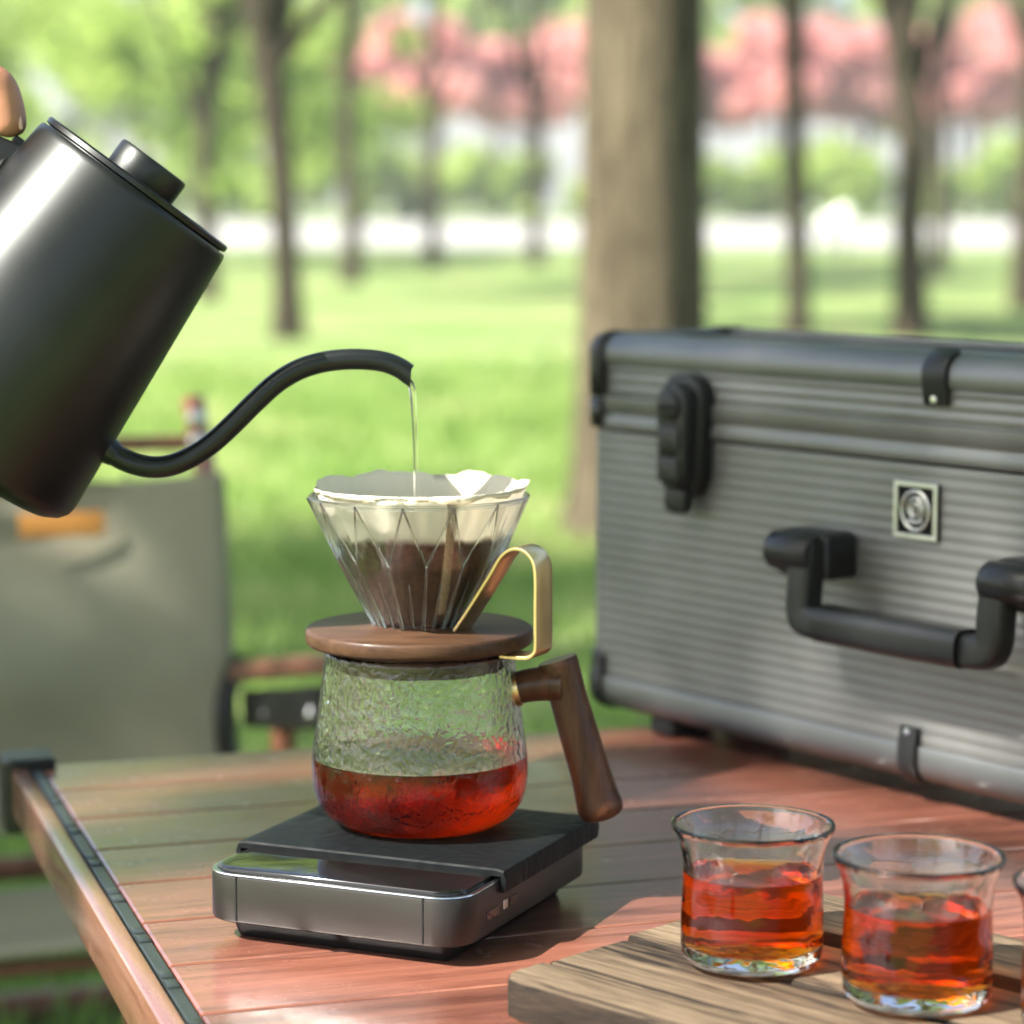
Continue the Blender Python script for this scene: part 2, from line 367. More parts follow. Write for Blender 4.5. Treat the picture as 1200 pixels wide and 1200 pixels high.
# ================================================================== trees
def leaves_me(clumps, n, size, seed, flat=0.5):
    rng = np.random.default_rng(seed); cl = np.array(clumps, float); w_ = cl[:, 3] ** 2; w_ /= w_.sum()
    idx = rng.choice(len(cl), n, p=w_); d = rng.normal(size=(n, 3)); d /= np.linalg.norm(d, axis=1)[:, None]
    rad = rng.random(n) ** 0.45; c = cl[idx, :3] + d * (rad * cl[idx, 3])[:, None] * np.array([1, 1, .75])
    a = rng.normal(size=(n, 3)); a[:, 2] *= flat; a /= np.linalg.norm(a, axis=1)[:, None]
    b = np.cross(a, rng.normal(size=(n, 3))); b /= np.linalg.norm(b, axis=1)[:, None]
    s = (size * (0.6 + 0.8 * rng.random(n)))[:, None]
    V = np.stack([c - a * s, c + b * s * .55, c + a * s, c - b * s * .55], 1)
    me = bpy.data.meshes.new('leaves'); me.vertices.add(n * 4); me.loops.add(n * 4); me.polygons.add(n)
    me.vertices.foreach_set('co', V.reshape(-1)); me.loops.foreach_set('vertex_index', np.arange(n * 4)); me.polygons.foreach_set('loop_start', np.arange(n) * 4)
    me.update(); return me
def crown_clumps(seed, cz, rx, rz, k, cr):
    rnd = random.Random(seed); o = []
    for i in range(k):
        th = rnd.random() * 6.283; ph = rnd.uniform(-1, 1); q = rnd.random() ** .5
        o.append((rx * q * math.cos(th) * math.sqrt(1 - ph * ph * .6), rx * q * math.sin(th) * math.sqrt(1 - ph * ph * .6), cz + rz * ph * q, cr * rnd.uniform(.6, 1.25)))
    return o
def trunk_me(pts, rads, clumps=(), seed=0, nlimb=6, n=14):
    P = smooth_path(pts, 5); rr = np.interp(np.linspace(0, 1, len(P)), np.linspace(0, 1, len(rads)), rads)
    bm = bmesh.new()
    def add(path, radii, nn):
        me = sweep_me(path, circ(1, nn), list(radii)); bm.from_mesh(me); bpy.data.meshes.remove(me)
    add(P, rr, n); rnd = random.Random(seed); cl = list(clumps); rnd.shuffle(cl)
    for c in cl[:nlimb]:
        i = rnd.randrange(int(len(P) * .55), len(P)); a = P[i]; b = np.array(c[:3]); m_ = (a + b) / 2 + np.array([0, 0, -.1 * np.linalg.norm(b - a)])
        add(smooth_path([a, m_, b], 4), np.linspace(rr[i] * .55, .012, 9), 7)
    me = bpy.data.meshes.new('trunk'); bm.to_mesh(me); bm.free(); return me
def tree(name, label, cat, x, y, pts, rads, clumps, nleaf, size, leafm, barkm, seed, group=None, nlimb=7, rz=0):
    root = empty(name, (x, y, ground_z(y)), rz); tag(root, label, cat, group)
    link('trunk', trunk_me(pts, rads, clumps, seed, nlimb), barkm, root, 180)
    if nleaf: link('crown', leaves_me(clumps, nleaf, size, seed), leafm, root)
    return root
# the broad tree standing behind the case
tree('broad_tree', 'thick pale-barked tree trunk rising behind the aluminium case', 'tree', 0.30, 5.9,
     [(-.01, 0, -.05), (-.005, 0, .12), (0, 0, .5), (.0, 0, 1.4), (.02, .02, 3.2), (.0, 0, 5.2)], [.205, .168, .150, .138, .125, .09],
     crown_clumps(3, 5.6, 2.4, 1.5, 34, .62), 9000, .075, 'leaf_a', 'bark_pale', 3, nlimb=10)
# leaner trunks between the table and the path (x of the base, distance, trunk points)
tree('forked_tree', 'leaning forked dark trunk beside a thinner upright one', 'tree', -1.33, 15.2,
     [(0, 0, -.05), (.0, 0, .3), (-.02, 0, .85), (-.06, 0, 1.3), (-.11, 0, 1.75), (-.16, 0, 2.4), (-.2, 0, 4.6)], [.12, .085, .08, .088, .105, .11, .06],
     crown_clumps(11, 4.9, 2.2, 1.6, 30, .6) , 8000, .085, 'leaf_a', 'bark', 11)
tree('slim_tree', 'thin upright dark trunk with leafy sprigs on its lower stem', 'tree', -2.6, 22,
     [(0, 0, -.05), (.0, 0, .4), (-.02, 0, 1.2), (.05, 0, 2.4), (.02, 0, 4.8)], [.11, .085, .08, .085, .05],
     crown_clumps(12, 5.0, 2.0, 1.7, 26, .6) + [(.15, 0, 1.0, .22), (-.2, 0, 2.2, .35), (.25, 0, 2.7, .35)], 8000, .09, 'leaf_a', 'bark', 12)
tree('slender_tree', 'slender straight trunk just beyond the case beside the broad tree', 'tree', 1.72, 15.6,
     [(0, 0, -.05), (.02, 0, .25), (-.01, 0, 1.1), (-.03, 0, 2.2), (0, 0, 4.5)], [.10, .075, .068, .075, .05],
     crown_clumps(13, 4.9, 2.0, 1.5, 28, .6), 8000, .085, 'leaf_a', 'bark', 13)
tree('crooked_tree', 'crooked brown trunk bowing outward above the middle of the case', 'tree', 2.36, 15.2,
     [(0, 0, -.05), (.0, 0, .3), (-.02, 0, .7), (.0, 0, 1.15), (-.09, 0, 1.75), (-.22, 0, 2.4), (-.3, 0, 4.6)], [.13, .10, .09, .10, .09, .085, .05],
     crown_clumps(14, 4.9, 2.2, 1.5, 30, .6), 8000, .085, 'leaf_b', 'bark', 14)
mid = [(-1.7, 27, 0), (-1.05, 34, 1), (.35, 36, 0), (4.0, 20, 0), (5.3, 32, 1), (-7.2, 33, 0)]
mid_lab = ['faint dark trunk close behind the leaning forked tree', 'pale distant trunk between the forked tree and the broad tree',
           'thin distant trunk close beside the broad tree', 'bare young trunk at the outer side of the crooked tree', 'pale far trunk seen over the end of the case',
           'distant young tree behind the kettle']
mcl = [crown_clumps(21, 6.0, 2.4, 1.9, 30, .65), crown_clumps(22, 6.1, 2.5, 2.0, 30, .65)]
mtr = [trunk_me([(0, 0, -.05), (.03, 0, .5), (-.03, 0, 1.6), (.05, 0, 3), (0, 0, 5.6)], [.14, .10, .09, .085, .05], mcl[i], 21 + i, 7) for i in (0, 1)]
mlf = [leaves_me(mcl[i], 5500, .10, 21 + i) for i in (0, 1)]
for i, (x, y, k) in enumerate(mid):
    r_ = tag(empty('young_tree', (x, y, ground_z(y)), i * 1.3), mid_lab[i], 'tree', 'trees scattered over the lawn')
    link('trunk', mtr[k], 'bark', r_, 180); link('crown', mlf[k], 'leaf_a', r_)
lcl = [crown_clumps(24, 2.9, 2.3, 2.3, 30, .7)]
llf = leaves_me(lcl[0], 5200, .11, 24); ltr = trunk_me([(0, 0, -.05), (.03, 0, .5), (-.03, 0, 1.6), (.05, 0, 3), (0, 0, 4.4)], [.13, .10, .09, .07, .04], lcl[0], 24, 8)
for i, (x, y, lab) in enumerate([(-8.3, 37, 'low-branched leafy tree farthest out behind the kettle'), (-5.9, 41, 'low-branched leafy tree behind the kettle lid'), (-3.9, 44, 'low-branched leafy tree beyond the thin upright trunk'),
                                 (12.4, 43, 'low-branched leafy tree beyond the end of the case')]):
    r_ = tag(empty('leafy_tree', (x, y, ground_z(y)), i * 1.7), lab, 'tree', 'low-branched trees at the edge of the lawn')
    link('trunk', ltr, 'bark', r_, 180); link('crown', llf, 'leaf_bright', r_)
# beyond the path: clipped shrubs, red-leaved trees, then the wood
bcl = [crown_clumps(31 + i, 1.1, 1.25, .85, 14, .62) for i in (0, 1)]
blf = [leaves_me(c, 2600, .17, 31 + i) for i, c in enumerate(bcl)]
bst = trunk_me([(0, 0, -.1), (0, 0, .5), (.05, 0, 1.0)], [.06, .05, .03], bcl[0], 3, 5, 8)
rnd = random.Random(8)
for i in range(15):
    x = -14.5 + 2.1 * i + rnd.uniform(-.5, .5); y = 77 + rnd.uniform(0, 2)
    r_ = tag(empty('green_shrub', (x, y, ground_z(y)), rnd.random() * 6), 'round light-green shrub in the row beyond the pale path', 'shrub', 'shrubs lining the pale path')
    r_.scale = (1, 1, rnd.uniform(.8, 1.25))
    link('stem', bst, 'bark', r_, 180); link('foliage', blf[i % 2], 'leaf_bright', r_)
rcl = [crown_clumps(41 + i, 4.3, 1.9, 1.7, 22, .75) for i in (0, 1)]
rlf = [leaves_me(c, 4200, .2, 41 + i) for i, c in enumerate(rcl)]
rtr = [trunk_me([(0, 0, -.1), (.05, 0, 1), (-.05, 0, 2.4), (0, 0, 4)], [.16, .12, .11, .06], rcl[i], 41 + i, 8, 10) for i in (0, 1)]
for i in range(9):
    x = -4.8 + 2.75 * i + rnd.uniform(-.4, .4); y = 83 + rnd.uniform(0, 3)
    r_ = tag(empty('red_leaved_tree', (x, y, ground_z(y)), rnd.random() * 6), 'red-leaved tree in the row behind the green shrubs', 'tree', 'red-leaved trees beyond the path')
    r_.scale = (1.08, 1.08, rnd.uniform(1.02, 1.22))
    link('trunk', rtr[i % 2], 'bark', r_, 180); link('crown', rlf[i % 2], 'leaf_red', r_)
fcl = [crown_clumps(51 + i, 7.4, 3.4, 4.6, 40, 1.15) for i in (0, 1)]
flf = [leaves_me(c, 3300, .32, 51 + i) for i, c in enumerate(fcl)]
ftr = [trunk_me([(0, 0, -.1), (.1, 0, 2), (-.1, 0, 5), (0, 0, 8)], [.28, .2, .16, .08], fcl[i], 51 + i, 8, 10) for i in (0, 1)]
for i in range(17):
    x = -42 + 5.2 * i + rnd.uniform(-1.2, 1.2); y = 96 + rnd.uniform(0, 12)
    r_ = tag(empty('woodland_tree', (x, y, ground_z(y)), rnd.random() * 6), 'tall green tree in the wood behind the red-leaved row', 'tree', 'trees of the far wood')
    r_.scale = (1, 1, rnd.uniform(.85, 1.25))
    link('trunk', ftr[i % 2], 'bark', r_, 180); link('crown', flf[i % 2], 'leaf_bright', r_)
# unseen trees added to shade the table and darken what the dark things reflect
shade = [(-1.624, 2.092, 1, .982, .514), (-6.426, .156, 1, 1.046, 4.668), (-2.0, -5.6, 1, 1.15, 4.2), (2.4, -4.4, 0, 1.1, 6.3), (0.4, -9.5, 1, 1.25, 8.4), (6.5, 4.5, 1, 1.1, 10.5), (5.0, -1.2, 0, 1.1, 2.0), (4.6, -8.0, 1, 1.3, 3.3), (-6.5, -9.5, 0, 1.2, 5.1), (8.0, -4.6, 0, 1.2, .8)]
shade_lab = ['leafy tree shading the case, standing past the back of the folding chair', 'leafy tree shading the table, out on the kettle side', 'leafy tree beyond the near table edge, toward the kettle side', 'leafy tree beyond the near table edge, toward the case side',
             'leafy tree standing far out from the near table edge', 'leafy tree beside the clearing past the end of the case', 'leafy tree beside the table opposite the kettle', 'tall leafy tree farther behind the case side of the table',
             'leafy tree far behind the kettle side of the table', 'leafy tree farthest out opposite the kettle']
for i, (x, y, k, s, rz_) in enumerate(shade):
    r_ = tag(empty('shade_tree', (x, y, 0), rz_), shade_lab[i], 'tree', 'shade trees round the clearing'); r_.scale = (s, s, s)
    link('trunk', mtr[k], 'bark', r_, 180); link('crown', mlf[k], 'leaf_a', r_)
# two white globes added by the path, standing in for blurred bright glints
for i, (px_, y, rr_) in enumerate([(985, 43, .17), (966, 44, .12)]):
    x = (px_ - 600) / 3000 * y * 1.005; z = .745 - y * (4 + 5 * i) / 3020
    r_ = tag(empty('globe_lamp', (x, y, 0)), ['larger white globe lamp on a short post by the path', 'smaller white globe lamp on a short post by the path'][i], 'lamp', 'globe lamps by the path')
    link('post', lathe_me([(0, -.05), (.03, -.05), (.03, z - rr_ * .8), (.05, z - rr_ * .8), (.05, z - rr_ * .6), (0, z - rr_ * .6)], 12), 'dkplastic', r_, 40)
    link('globe', lathe_me([(rr_ * math.sin(R(a)), z - rr_ * math.cos(R(a))) for a in range(0, 181, 12)], 20), simple('white_globe', (.86, .86, .84), .12), r_, 180)

# ================================================================== table
TA = R(17.8)
table = tag(empty('camp_table', (-0.278, 1.442, 0), TA), 'red-brown slatted camping table under the coffee set', 'table')
# local: x along the slats, -y towards the camera; top at z = TZ
NS, PITCH, LEN = 10, 0.0692, 1.05
slat_me = box_me((0, -PITCH + .0011, TZ - .011), (LEN, 0, TZ), .0016, 2)
for i in range(NS):
    o = link('slat', slat_me, 'slat', table, 18); o.location = (0.0071, -i * PITCH, 0)
D = NS * PITCH
for sx in (0, 1):
    x0 = -.0105 if sx == 0 else LEN + .0150
    box('frame_rail', (x0, -D - .004, TZ - .026), (x0 + .0100, .004, TZ + .0012), 'rail', table, .0022, 3)
    h = box('hinge_strip', (x0 + .0108 if sx == 0 else x0 - .0068, -D, TZ - .02), (x0 + .0170 if sx == 0 else x0 - .0008, 0, TZ + .0002), 'hinge', table, .0008)
    km = box_me((-.0028, -.0055, -.001), (.0027, .0055, .0007), .0006)
    for j in range(20):
        k_ = link('hinge_knuckle', km, 'hinge', h, 40); k_.location = (x0 + .0139 if sx == 0 else x0 - .0038, -.012 - (j // 2) * PITCH - (j % 2) * .0145, TZ + (j % 2) * .0003)
    for sy in (0, 1):
        yc = .002 if sy == 0 else -D - .002
        cp = levels_me(rr_outline(x0 - .004, x0 + .0255 if sx == 0 else x0 + .0140, yc - .016, yc + .016, .004), [(TZ - .036, -.001), (TZ - .035, 0), (TZ + .0045, 0), (TZ + .0065, -.0015)])
        link('corner_cap', cp, 'dkplastic', table, 35)
for ix, sx in enumerate((0.04, LEN - .04)):
    for iy, sy in enumerate((-.05, -D + .05)):
        fx = sx + (.05 if ix == 0 else -.05)
        tube('leg', [(sx, sy, TZ - .012), (fx, sy, 0)], .011, 'tube', table, 14, 0)
for sy in (-.05, -D + .05):
    box('crossbeam', (.02, sy - .012, TZ - .032), (LEN, sy + .012, TZ - .0115), 'rail', table, .002)

# ================================================================== folding chair
CH = R(17)
chair = tag(empty('folding_chair', (-0.255, 2.26, 0), CH), 'low camping chair with grey-green canvas and brown frame behind the table', 'chair')
# local: x along the back's width (0 at the post by the armrest side), -y forward (towards the table)
CWD = .60
def back_pt(x, z):       # leaning back: top further away
    return (x, (z - .20) * .24, z)
def canvas_me(x0, x1, z0, z1, fn, nx=40, nz=40, amp=.019, seed=1):
    v, f = [], []; rn = random.Random(seed); ph = [rn.random() * 6.28 for _ in range(6)]
    for j in range(nz + 1):
        for i in range(nx + 1):
            x = x0 + (x1 - x0) * i / nx; z = z0 + (z1 - z0) * j / nz
            p = Vector(fn(x, z)); s = math.sin(math.pi * i / nx)
            sag = .035 * s + amp * s * (math.sin(14 * z + ph[0] + 3 * x) + .6 * math.sin(31 * z + ph[1] - 5 * x) + .5 * math.sin(20 * x + 12 * z + ph[2]))
            p.y += sag
            if j in (0, nz): p.z += (.012 * s if j == 0 else -.018 * s)
            v.append(p)
    for j in range(nz):
        for i in range(nx): a = j * (nx + 1) + i; f.append([a, a + 1, a + nx + 2, a + nx + 1])
    return pyd(v, f)
bk = link('backrest', canvas_me(-CWD - .010, .010, .195, .511, lambda x, z: (x, back_pt(x, z)[1] - .019, z)), 'canvas', chair, 180)
md = bk.modifiers.new('thick', 'SOLIDIFY'); md.thickness = .004
for xx_ in (-.075,):
    pts = [Vector(back_pt(xx_, z)) + Vector((0, .035 * math.sin(math.pi * (xx_ + CWD) / (CWD + .012)) - .004, 0)) for z in np.linspace(.2, .51, 12)]
    link('seam', sweep_me(pts, rrect(.004, .0016, .0007, 1)), 'canvas', bk, 60)
tg = link('leather_tag', box_me((-.038, -.0015, -.011), (.038, .0015, .011), .001), 'tag', bk, 40)
tg.location = Vector(back_pt(-.137, .468)) + Vector((0, -.0035, 0)); tg.rotation_euler = (R(-13.5), 0, 0); tg['label'] = 'tan leather tag sewn on the canvas'
for x in (0, -CWD):
    tube('post', [back_pt(x - (.012 if x == 0 else -.012), .578), back_pt(x, .45), back_pt(x, .16)], .0105, 'tube', chair, 14, 4)
    for z in (.559, .537):
        b_ = link('bolt', lathe_me([(0, 0), (.0085, 0), (.0085, .003), (.006, .005), (0, .0055)], 18), 'steel', chair, 40)
        q = back_pt(x - (.011 if x == 0 else -.011), z); b_.location = (q[0], q[1] - .009, q[2]); b_.rotation_euler = (R(90), 0, 0)
tube('crossbar', [back_pt(-CWD, .537), back_pt(-.012, .537)], .0075, 'tube', chair, 12, 0)
# seat: rises towards the front
st = []
for j in range(13):
    for i in range(15):
        s = math.sin(math.pi * i / 14); yl = -.40 * j / 12; z = .156 + .062 * j / 12 - .012 * s
        st.append((-CWD + .015 + (CWD - .03) * i / 14, yl, z))
sf = [[j * 15 + i, j * 15 + i + 1, (j + 1) * 15 + i + 1, (j + 1) * 15 + i] for j in range(12) for i in range(14)]
seat = link('seat', pyd(st, sf), 'canvas', chair, 180); md = seat.modifiers.new('thick', 'SOLIDIFY'); md.thickness = .006
tube('seat_rail', [(-CWD, .03, .164), (0, .03, .164)], .011, 'tube', chair, 14, 0)
tube('seat_rail', [(-CWD, -.385, .195), (0, -.385, .195)], .006, 'tube', chair, 14, 0)
for x in (0, -CWD):
    tube('side_rail', [(x, .03, .16), (x, -.41, .203)], .010, 'tube', chair, 12, 0)
    sg = 1 if x == 0 else -1
    # armrest rising towards the front
    ar = link('armrest', sweep_me(smooth_path([(x + .018 * sg, -.035, .342), (x + .020 * sg, -.15, .366), (x + .022 * sg, -.30, .394), (x + .022 * sg, -.42, .415)], 5), rrect(.044, .017, .005)), 'tube', chair, 50)
    br = link('bracket', sweep_me([(x + .018 * sg, -.040, .311), (x + .02 * sg, -.20, .340), (x + .021 * sg, -.34, .368)], rrect(.026, .034, .006)), 'dkplastic', ar, 50)
    for yb, zb in ((-.115, .322), (-.29, .355)):
        b_ = link('bolt', lathe_me([(0, 0), (.011, 0), (.011, .003), (.008, .006), (0, .0065)], 20), 'steel', ar, 40)
        b_.location = (x + .02 * sg - .004, yb - .0135, zb); b_.rotation_euler = (R(90), 0, 0); b_.parent = ar
    tube('hinge_arm', [(x + .014 * sg, .01, .345), (x - .004 * sg, -.012, .315), (x - .004 * sg, -.018, .27), (x + .012 * sg, -.02, .235), (x + .02 * sg, -.02, .2)], .0095, 'dkplastic', chair, 12, 5)
    tube('leg', [(x + .02 * sg, -.15, .335), (x + .02 * sg, -.12, .02)], .0105, 'tube', chair, 14, 0)
    tube('leg', [(x + .02 * sg, -.34, .365), (x + .02 * sg, -.37, .02)], .0105, 'tube', chair, 14, 0)
    tube('runner', [(x + .02 * sg, .10, .025), (x + .02 * sg, .0, .012), (x + .02 * sg, -.3, .012), (x + .02 * sg, -.40, .02)], .0115, 'tube', chair, 14, 6)
tube('floor_rail', [(-CWD - .02, .03, .040), (-CWD + .1, .075, .022), (-CWD / 2, .09, .016), (-.1, .075, .022), (.02, .03, .040)], .0150, 'tube', chair, 16, 7)

# ================================================================== hard case
CA = R(-53); CW, CD = 0.58, 0.115
case = tag(empty('hard_case', (0.0528, 1.5618, TZ), CA), 'gunmetal ribbed hard case with black latch and carry handle standing on the table', 'case')
# local: x along the front, +y into the case, z up from the table
out_c = rr_outline(-.010, CW - .010, 0, CD, .012, 6)
def ribs(z0, z1, pitch, depth):
    L = []; n = int(round((z1 - z0) / pitch)); p = (z1 - z0) / n
    for i in range(n):
        z = z0 + i * p
        L += [(z, -depth), (z + p * .16, -depth * .9), (z + p * .30, -depth * .15), (z + p * .5, 0), (z + p * .72, -depth * .15), (z + p * .88, -depth * .9)]
    return L + [(z1, -depth)]
link('body', levels_me(out_c, [(.020, -.004)] + ribs(.0325, .183, .0066, .00026)), 'case', case, 60)
link('lid', levels_me(out_c, [(.1845, -.003), (.1848, .0014), (.186, .0022), (.192, .0022), (.1932, .0008), (.1950, .0008), (.1962, .0022), (.2042, .0022), (.2056, .0002)] + ribs(.206, .2250, .0063, .0006) + [(.2385, -.006)]), 'case', case, 50)
def arc(z0, z1, o0, bulge, n=8, top=True):
    L = []
    for k in range(n + 1):
        a = R(90 * k / n)
        L.append((z0 + (z1 - z0) * math.sin(a), o0 + bulge * math.cos(a)) if top else (z1 - (z1 - z0) * math.cos(R(90 - 90 * k / n)) , 0))
    return L
rail_t = [(.2245, .0002), (.2245, .0022), (.2270, .0028)] + [(.2305 + .0125 * math.sin(R(a)), -.0100 + .0128 * math.cos(R(a))) for a in range(0, 91, 10)] + [(.2428, -.016), (.2400, -.0162)]
lr = link('lid_rail', levels_me(out_c, rail_t, False, False), 'case_rail', case, 50)
rail_b = [(.024, -.012), (.0120, -.012)] + [(.0235 - .0115 * math.cos(R(a)), -.0090 + .0114 * math.sin(R(a))) for a in range(0, 91, 10)] + [(.0310, .0024), (.0325, .0016), (.0327, -.0008)]
link('base_rail', levels_me(out_c, rail_b, False, False), 'case_rail', case, 50)
link('base_plate', levels_me(out_c, [(.0175, -.011), (.0215, -.011)]), 'case', case, 40)
def band(name, sel, levels, mat, parent, thick=.0022):
    """a strip that follows the case's own outline and profile"""
    v, f = [], []
    idx = [i for i, p in enumerate(out_c(0)) if sel(*p)]
    n0 = len(out_c(0)); best = idx
    for s in range(n0):                      # rotate so that the indices run on without a break
        rot = [(i - s) % n0 for i in idx]
        if max(rot) - min(rot) == len(idx) - 1: best = [i for _, i in sorted(zip(rot, idx))]; break
    for z, off in levels:
        o = out_c(off); v += [(o[i][0], o[i][1], z) for i in best]
    m_ = len(best)
    for j in range(len(levels) - 1):
        for i in range(m_ - 1): a = j * m_ + i; f.append([a, a + 1, a + m_ + 1, a + m_])
    me = pyd(v, f)
    o = link(name, me, mat, parent, 50); md = o.modifiers.new('thick', 'SOLIDIFY'); md.thickness = thick; md.offset = 1
    return o
top_prof = [(z, o + .0004) for z, o in rail_t[2:]]; bot_prof = [(z, o + .0004) for z, o in rail_b[1:-1]]
def corner_strip(levels, cx, cyc, flipx, flipy, wdt, parent):
    pts = []
    r0 = .012
    for z, off in levels:
        rr_ = r0 + off + .0006; row = []
        row.append((wdt, -rr_)); 
        for k in range(7): a = R(270 - 15 * k); row.append((rr_ * math.cos(a), rr_ * math.sin(a)))
        row.append((-rr_, wdt)); pts.append([(cx + flipx * x, cyc + flipy * y, z) for x, y in row])
    v = [p for r_ in pts for p in r_]; m_ = len(pts[0]); f = []
    for j in range(len(pts) - 1):
        for i in range(m_ - 1):
            a = j * m_ + i; q = [a, a + 1, a + m_ + 1, a + m_]; f.append(q if flipx * flipy < 0 else q[::-1])
    o = link('corner_guard', pyd(v, f), 'dkplastic', parent, 50); md = o.modifiers.new('thick', 'SOLIDIFY'); md.thickness = .0011; md.offset = 1
    bm = bmesh.new(); bm.from_mesh(o.data)
    bmesh.ops.recalc_face_normals(bm, faces=bm.faces[:])
    c_ = Vector((cx, cyc, levels[len(levels) // 2][0]))
    tot = sum(((fc.calc_center_median() - c_).dot(fc.normal) for fc in bm.faces))
    if tot < 0: bmesh.ops.reverse_faces(bm, faces=bm.faces[:])
    bm.to_mesh(o.data); bm.free(); return o
for cx, fx in ((.002, 1), (CW - .022, -1)):
    for cyc, fy in ((.012, 1), (CD - .012, -1)):
        corner_strip([(.205, .0022)] + [(.2215, .0028)] + [(z, o) for z, o in rail_t[2:]], cx, cyc, fx, fy, .006, case)
        corner_strip([(.186, .0022), (.2035, .0022)], cx, cyc, fx, fy, .006, case)
        corner_strip(list(rail_b[1:-1]) + [(.043, .0004), (.046, .0004)], cx, cyc, fx, fy, .006, case)
def strap(s, levels, wdt, name):
    path = [(s, -off - .0013, z) for z, off in levels]
    return link(name, sweep_me(path, rrect(wdt, .0024, .0008, 2), None, True, (0, -1, 0)), 'dkplastic', case, 50)
strap(.283, [(.2155, .0004), (.2185, .001)] + [(z + .0006, o) for z, o in rail_t[2:12]], .017, 'lid_clip')
strap(.268, [(.0425, .0004), (.0380, .001)] + [(z, o) for z, o in rail_b[-3:1:-1]], .013, 'base_clip')
for s, z in ((.283, .2185), (.268, .0400)):
    b_ = link('screw', lathe_me([(0, 0), (.0022, 0), (.0018, .0009), (0, .0011)], 14), 'steel', case, 40); b_.location = (s, -.0036, z); b_.rotation_euler = (R(90), 0, 0)
def slab(name, s0, s1, z0, z1, y0, y1, r, mat, parent, bev=.0012, taper=0):
    """rounded slab on the front: outline in x-z, thickness from -y0 to -y1"""
    pts = rrect(s1 - s0, z1 - z0, r, 6); cx, cz = (s0 + s1) / 2, (z0 + z1) / 2
    v, f = [], []; n = len(pts)
    lev = [(y0, 0), (y1 - bev, 0), (y1 - bev * .3, -bev * .3), (y1, -bev)]
    for yy_, off in lev:
        k_ = [( (x + (off if x > 0 else -off)), (z + (off if z > 0 else -off))) for x, z in pts]
        v += [(cx + x * (1 - taper * (.5 - z / (z1 - z0))), -yy_, cz + z) for x, z in k_]
    for i in range(len(lev) - 1):
        for j in range(n): a = i * n + j; b = i * n + (j + 1) % n; f.append([a, b, b + n, a + n])
    f += [list(range(n))[::-1], [len(v) - n + j for j in range(n)]]
    me = pyd(v, f); bm = bmesh.new(); bm.from_mesh(me); bmesh.ops.recalc_face_normals(bm, faces=bm.faces[:]); bm.to_mesh(me); bm.free()
    return link(name, me, mat, parent, 40)
for s in (.0885, CW - .02 - .0885):
    lt = slab('latch', s - .0195, s + .0195, .150, .2225, -.001, .0105, .0165, 'dkplastic', case, .002, .18)
    lv = slab('lever', s - .0120, s + .0150, .155, .217, .0105, .0195, .0115, 'dkplastic', lt, .0025, .12)
    slab('lever_ridge', s - .0080, s + .0105, .196, .2125, .0195, .0222, .008, 'dkplastic', lt, .0012)
    slab('lever_pad', s - .0080, s + .0105, .178, .1925, .0195, .0212, .002, 'dkplastic', lt, .0008)
    slab('lever_pad', s - .0080, s + .0105, .160, .1745, .0195, .0215, .002, 'dkplastic', lt, .0008)
    slab('lever_tip', s - .0100, s + .0090, .141, .158, .0085, .0150, .006, 'dkplastic', lt, .002)
# carry handle
hd = link('handle', sweep_me(smooth_path([(.214, -.026, .138), (.214, -.0285, .115), (.2145, -.0295, .101), (.219, -.030, .0965), (.235, -.030, .0955), (.283, -.030, .0952), (.331, -.030, .0955), (.347, -.030, .0965), (.3515, -.0295, .101), (.352, -.0285, .115), (.352, -.026, .138)], 4),
                             rrect(.0150, .0175, .0040, 4), None, True, (1, 0, 0)), 'dkplastic', case, 50)
hd['label'] = 'black plastic swing handle'
link('grip', sweep_me([(.231, -.0305, .0965), (.283, -.0308, .0962), (.335, -.0305, .0965)], [(a * 1.0, b) for a, b in rrect(.0215, .0200, .007, 5)]), 'dkplastic', hd, 50)
for s0, s1, sd in ((.184, .2245, 1), (.3415, .382, -1)):
    mt = link('handle_mount', levels_me(lambda off, s0=s0, s1=s1: [((s0 + s1) / 2 + x, -.0105 + y) for x, y in rrect(s1 - s0 + 2 * off, .025 + 2 * off, .003, 3)], [(.1175, -.002), (.1195, 0), (.138, 0), (.1415, -.0012), (.143, -.004)]), 'dkplastic', case, 45)
    px0, px1 = (s0 + .004, s1 - .003) if sd == 1 else (s0 + .003, s1 - .004)
    tube('pivot', [(px0, -.027, .132), (px0 + .002, -.027, .132), (px1 - .002, -.027, .132), (px1, -.027, .132)], .0108, 'dkplastic', mt, 20, 0, [.85, 1, 1, .85])
# emblem
em = box('emblem', (.2545, -.0022, .1438), (.2858, .0004, .1738), 'gloss_black', case, .0004)
em['label'] = 'square nickel badge with a black field and an oval swirl mark'
ex0, ex1, ez0, ez1 = .2545, .2858, .1438, .1738
fr = [((ex0 + ex1) / 2, (ez0 + ez1) / 2)]
for a, b in (((ex0, ez0), (ex1, ez0 + .0024)), ((ex0, ez1 - .0024), (ex1, ez1)), ((ex0, ez0 + .0024), (ex0 + .0026, ez1 - .0024)), ((ex1 - .0026, ez0 + .0024), (ex1, ez1 - .0024))):
    box('badge_frame', (a[0], -.0032, a[1]), (b[0], -.0021, b[1]), 'silver', em, .0003)
cx_, cz_ = (ex0 + ex1) / 2 , (ez0 + ez1) / 2
def badge_line(name, pts, wd, closed=False):
    link(name, sweep_me(smooth_path(pts, 4), rrect(.0010, wd, .0003, 1), None, True, (0, 0, 1)) if False else sweep_me(smooth_path(pts, 4), [(a, b) for a, b in circ(wd / 2, 8)]), 'silver', em, 60)
badge_line('badge_ring', [(cx_ + .0098 * math.cos(R(a)), -.0026, cz_ + .0103 * math.sin(R(a))) for a in range(0, 361, 20)], .0020)
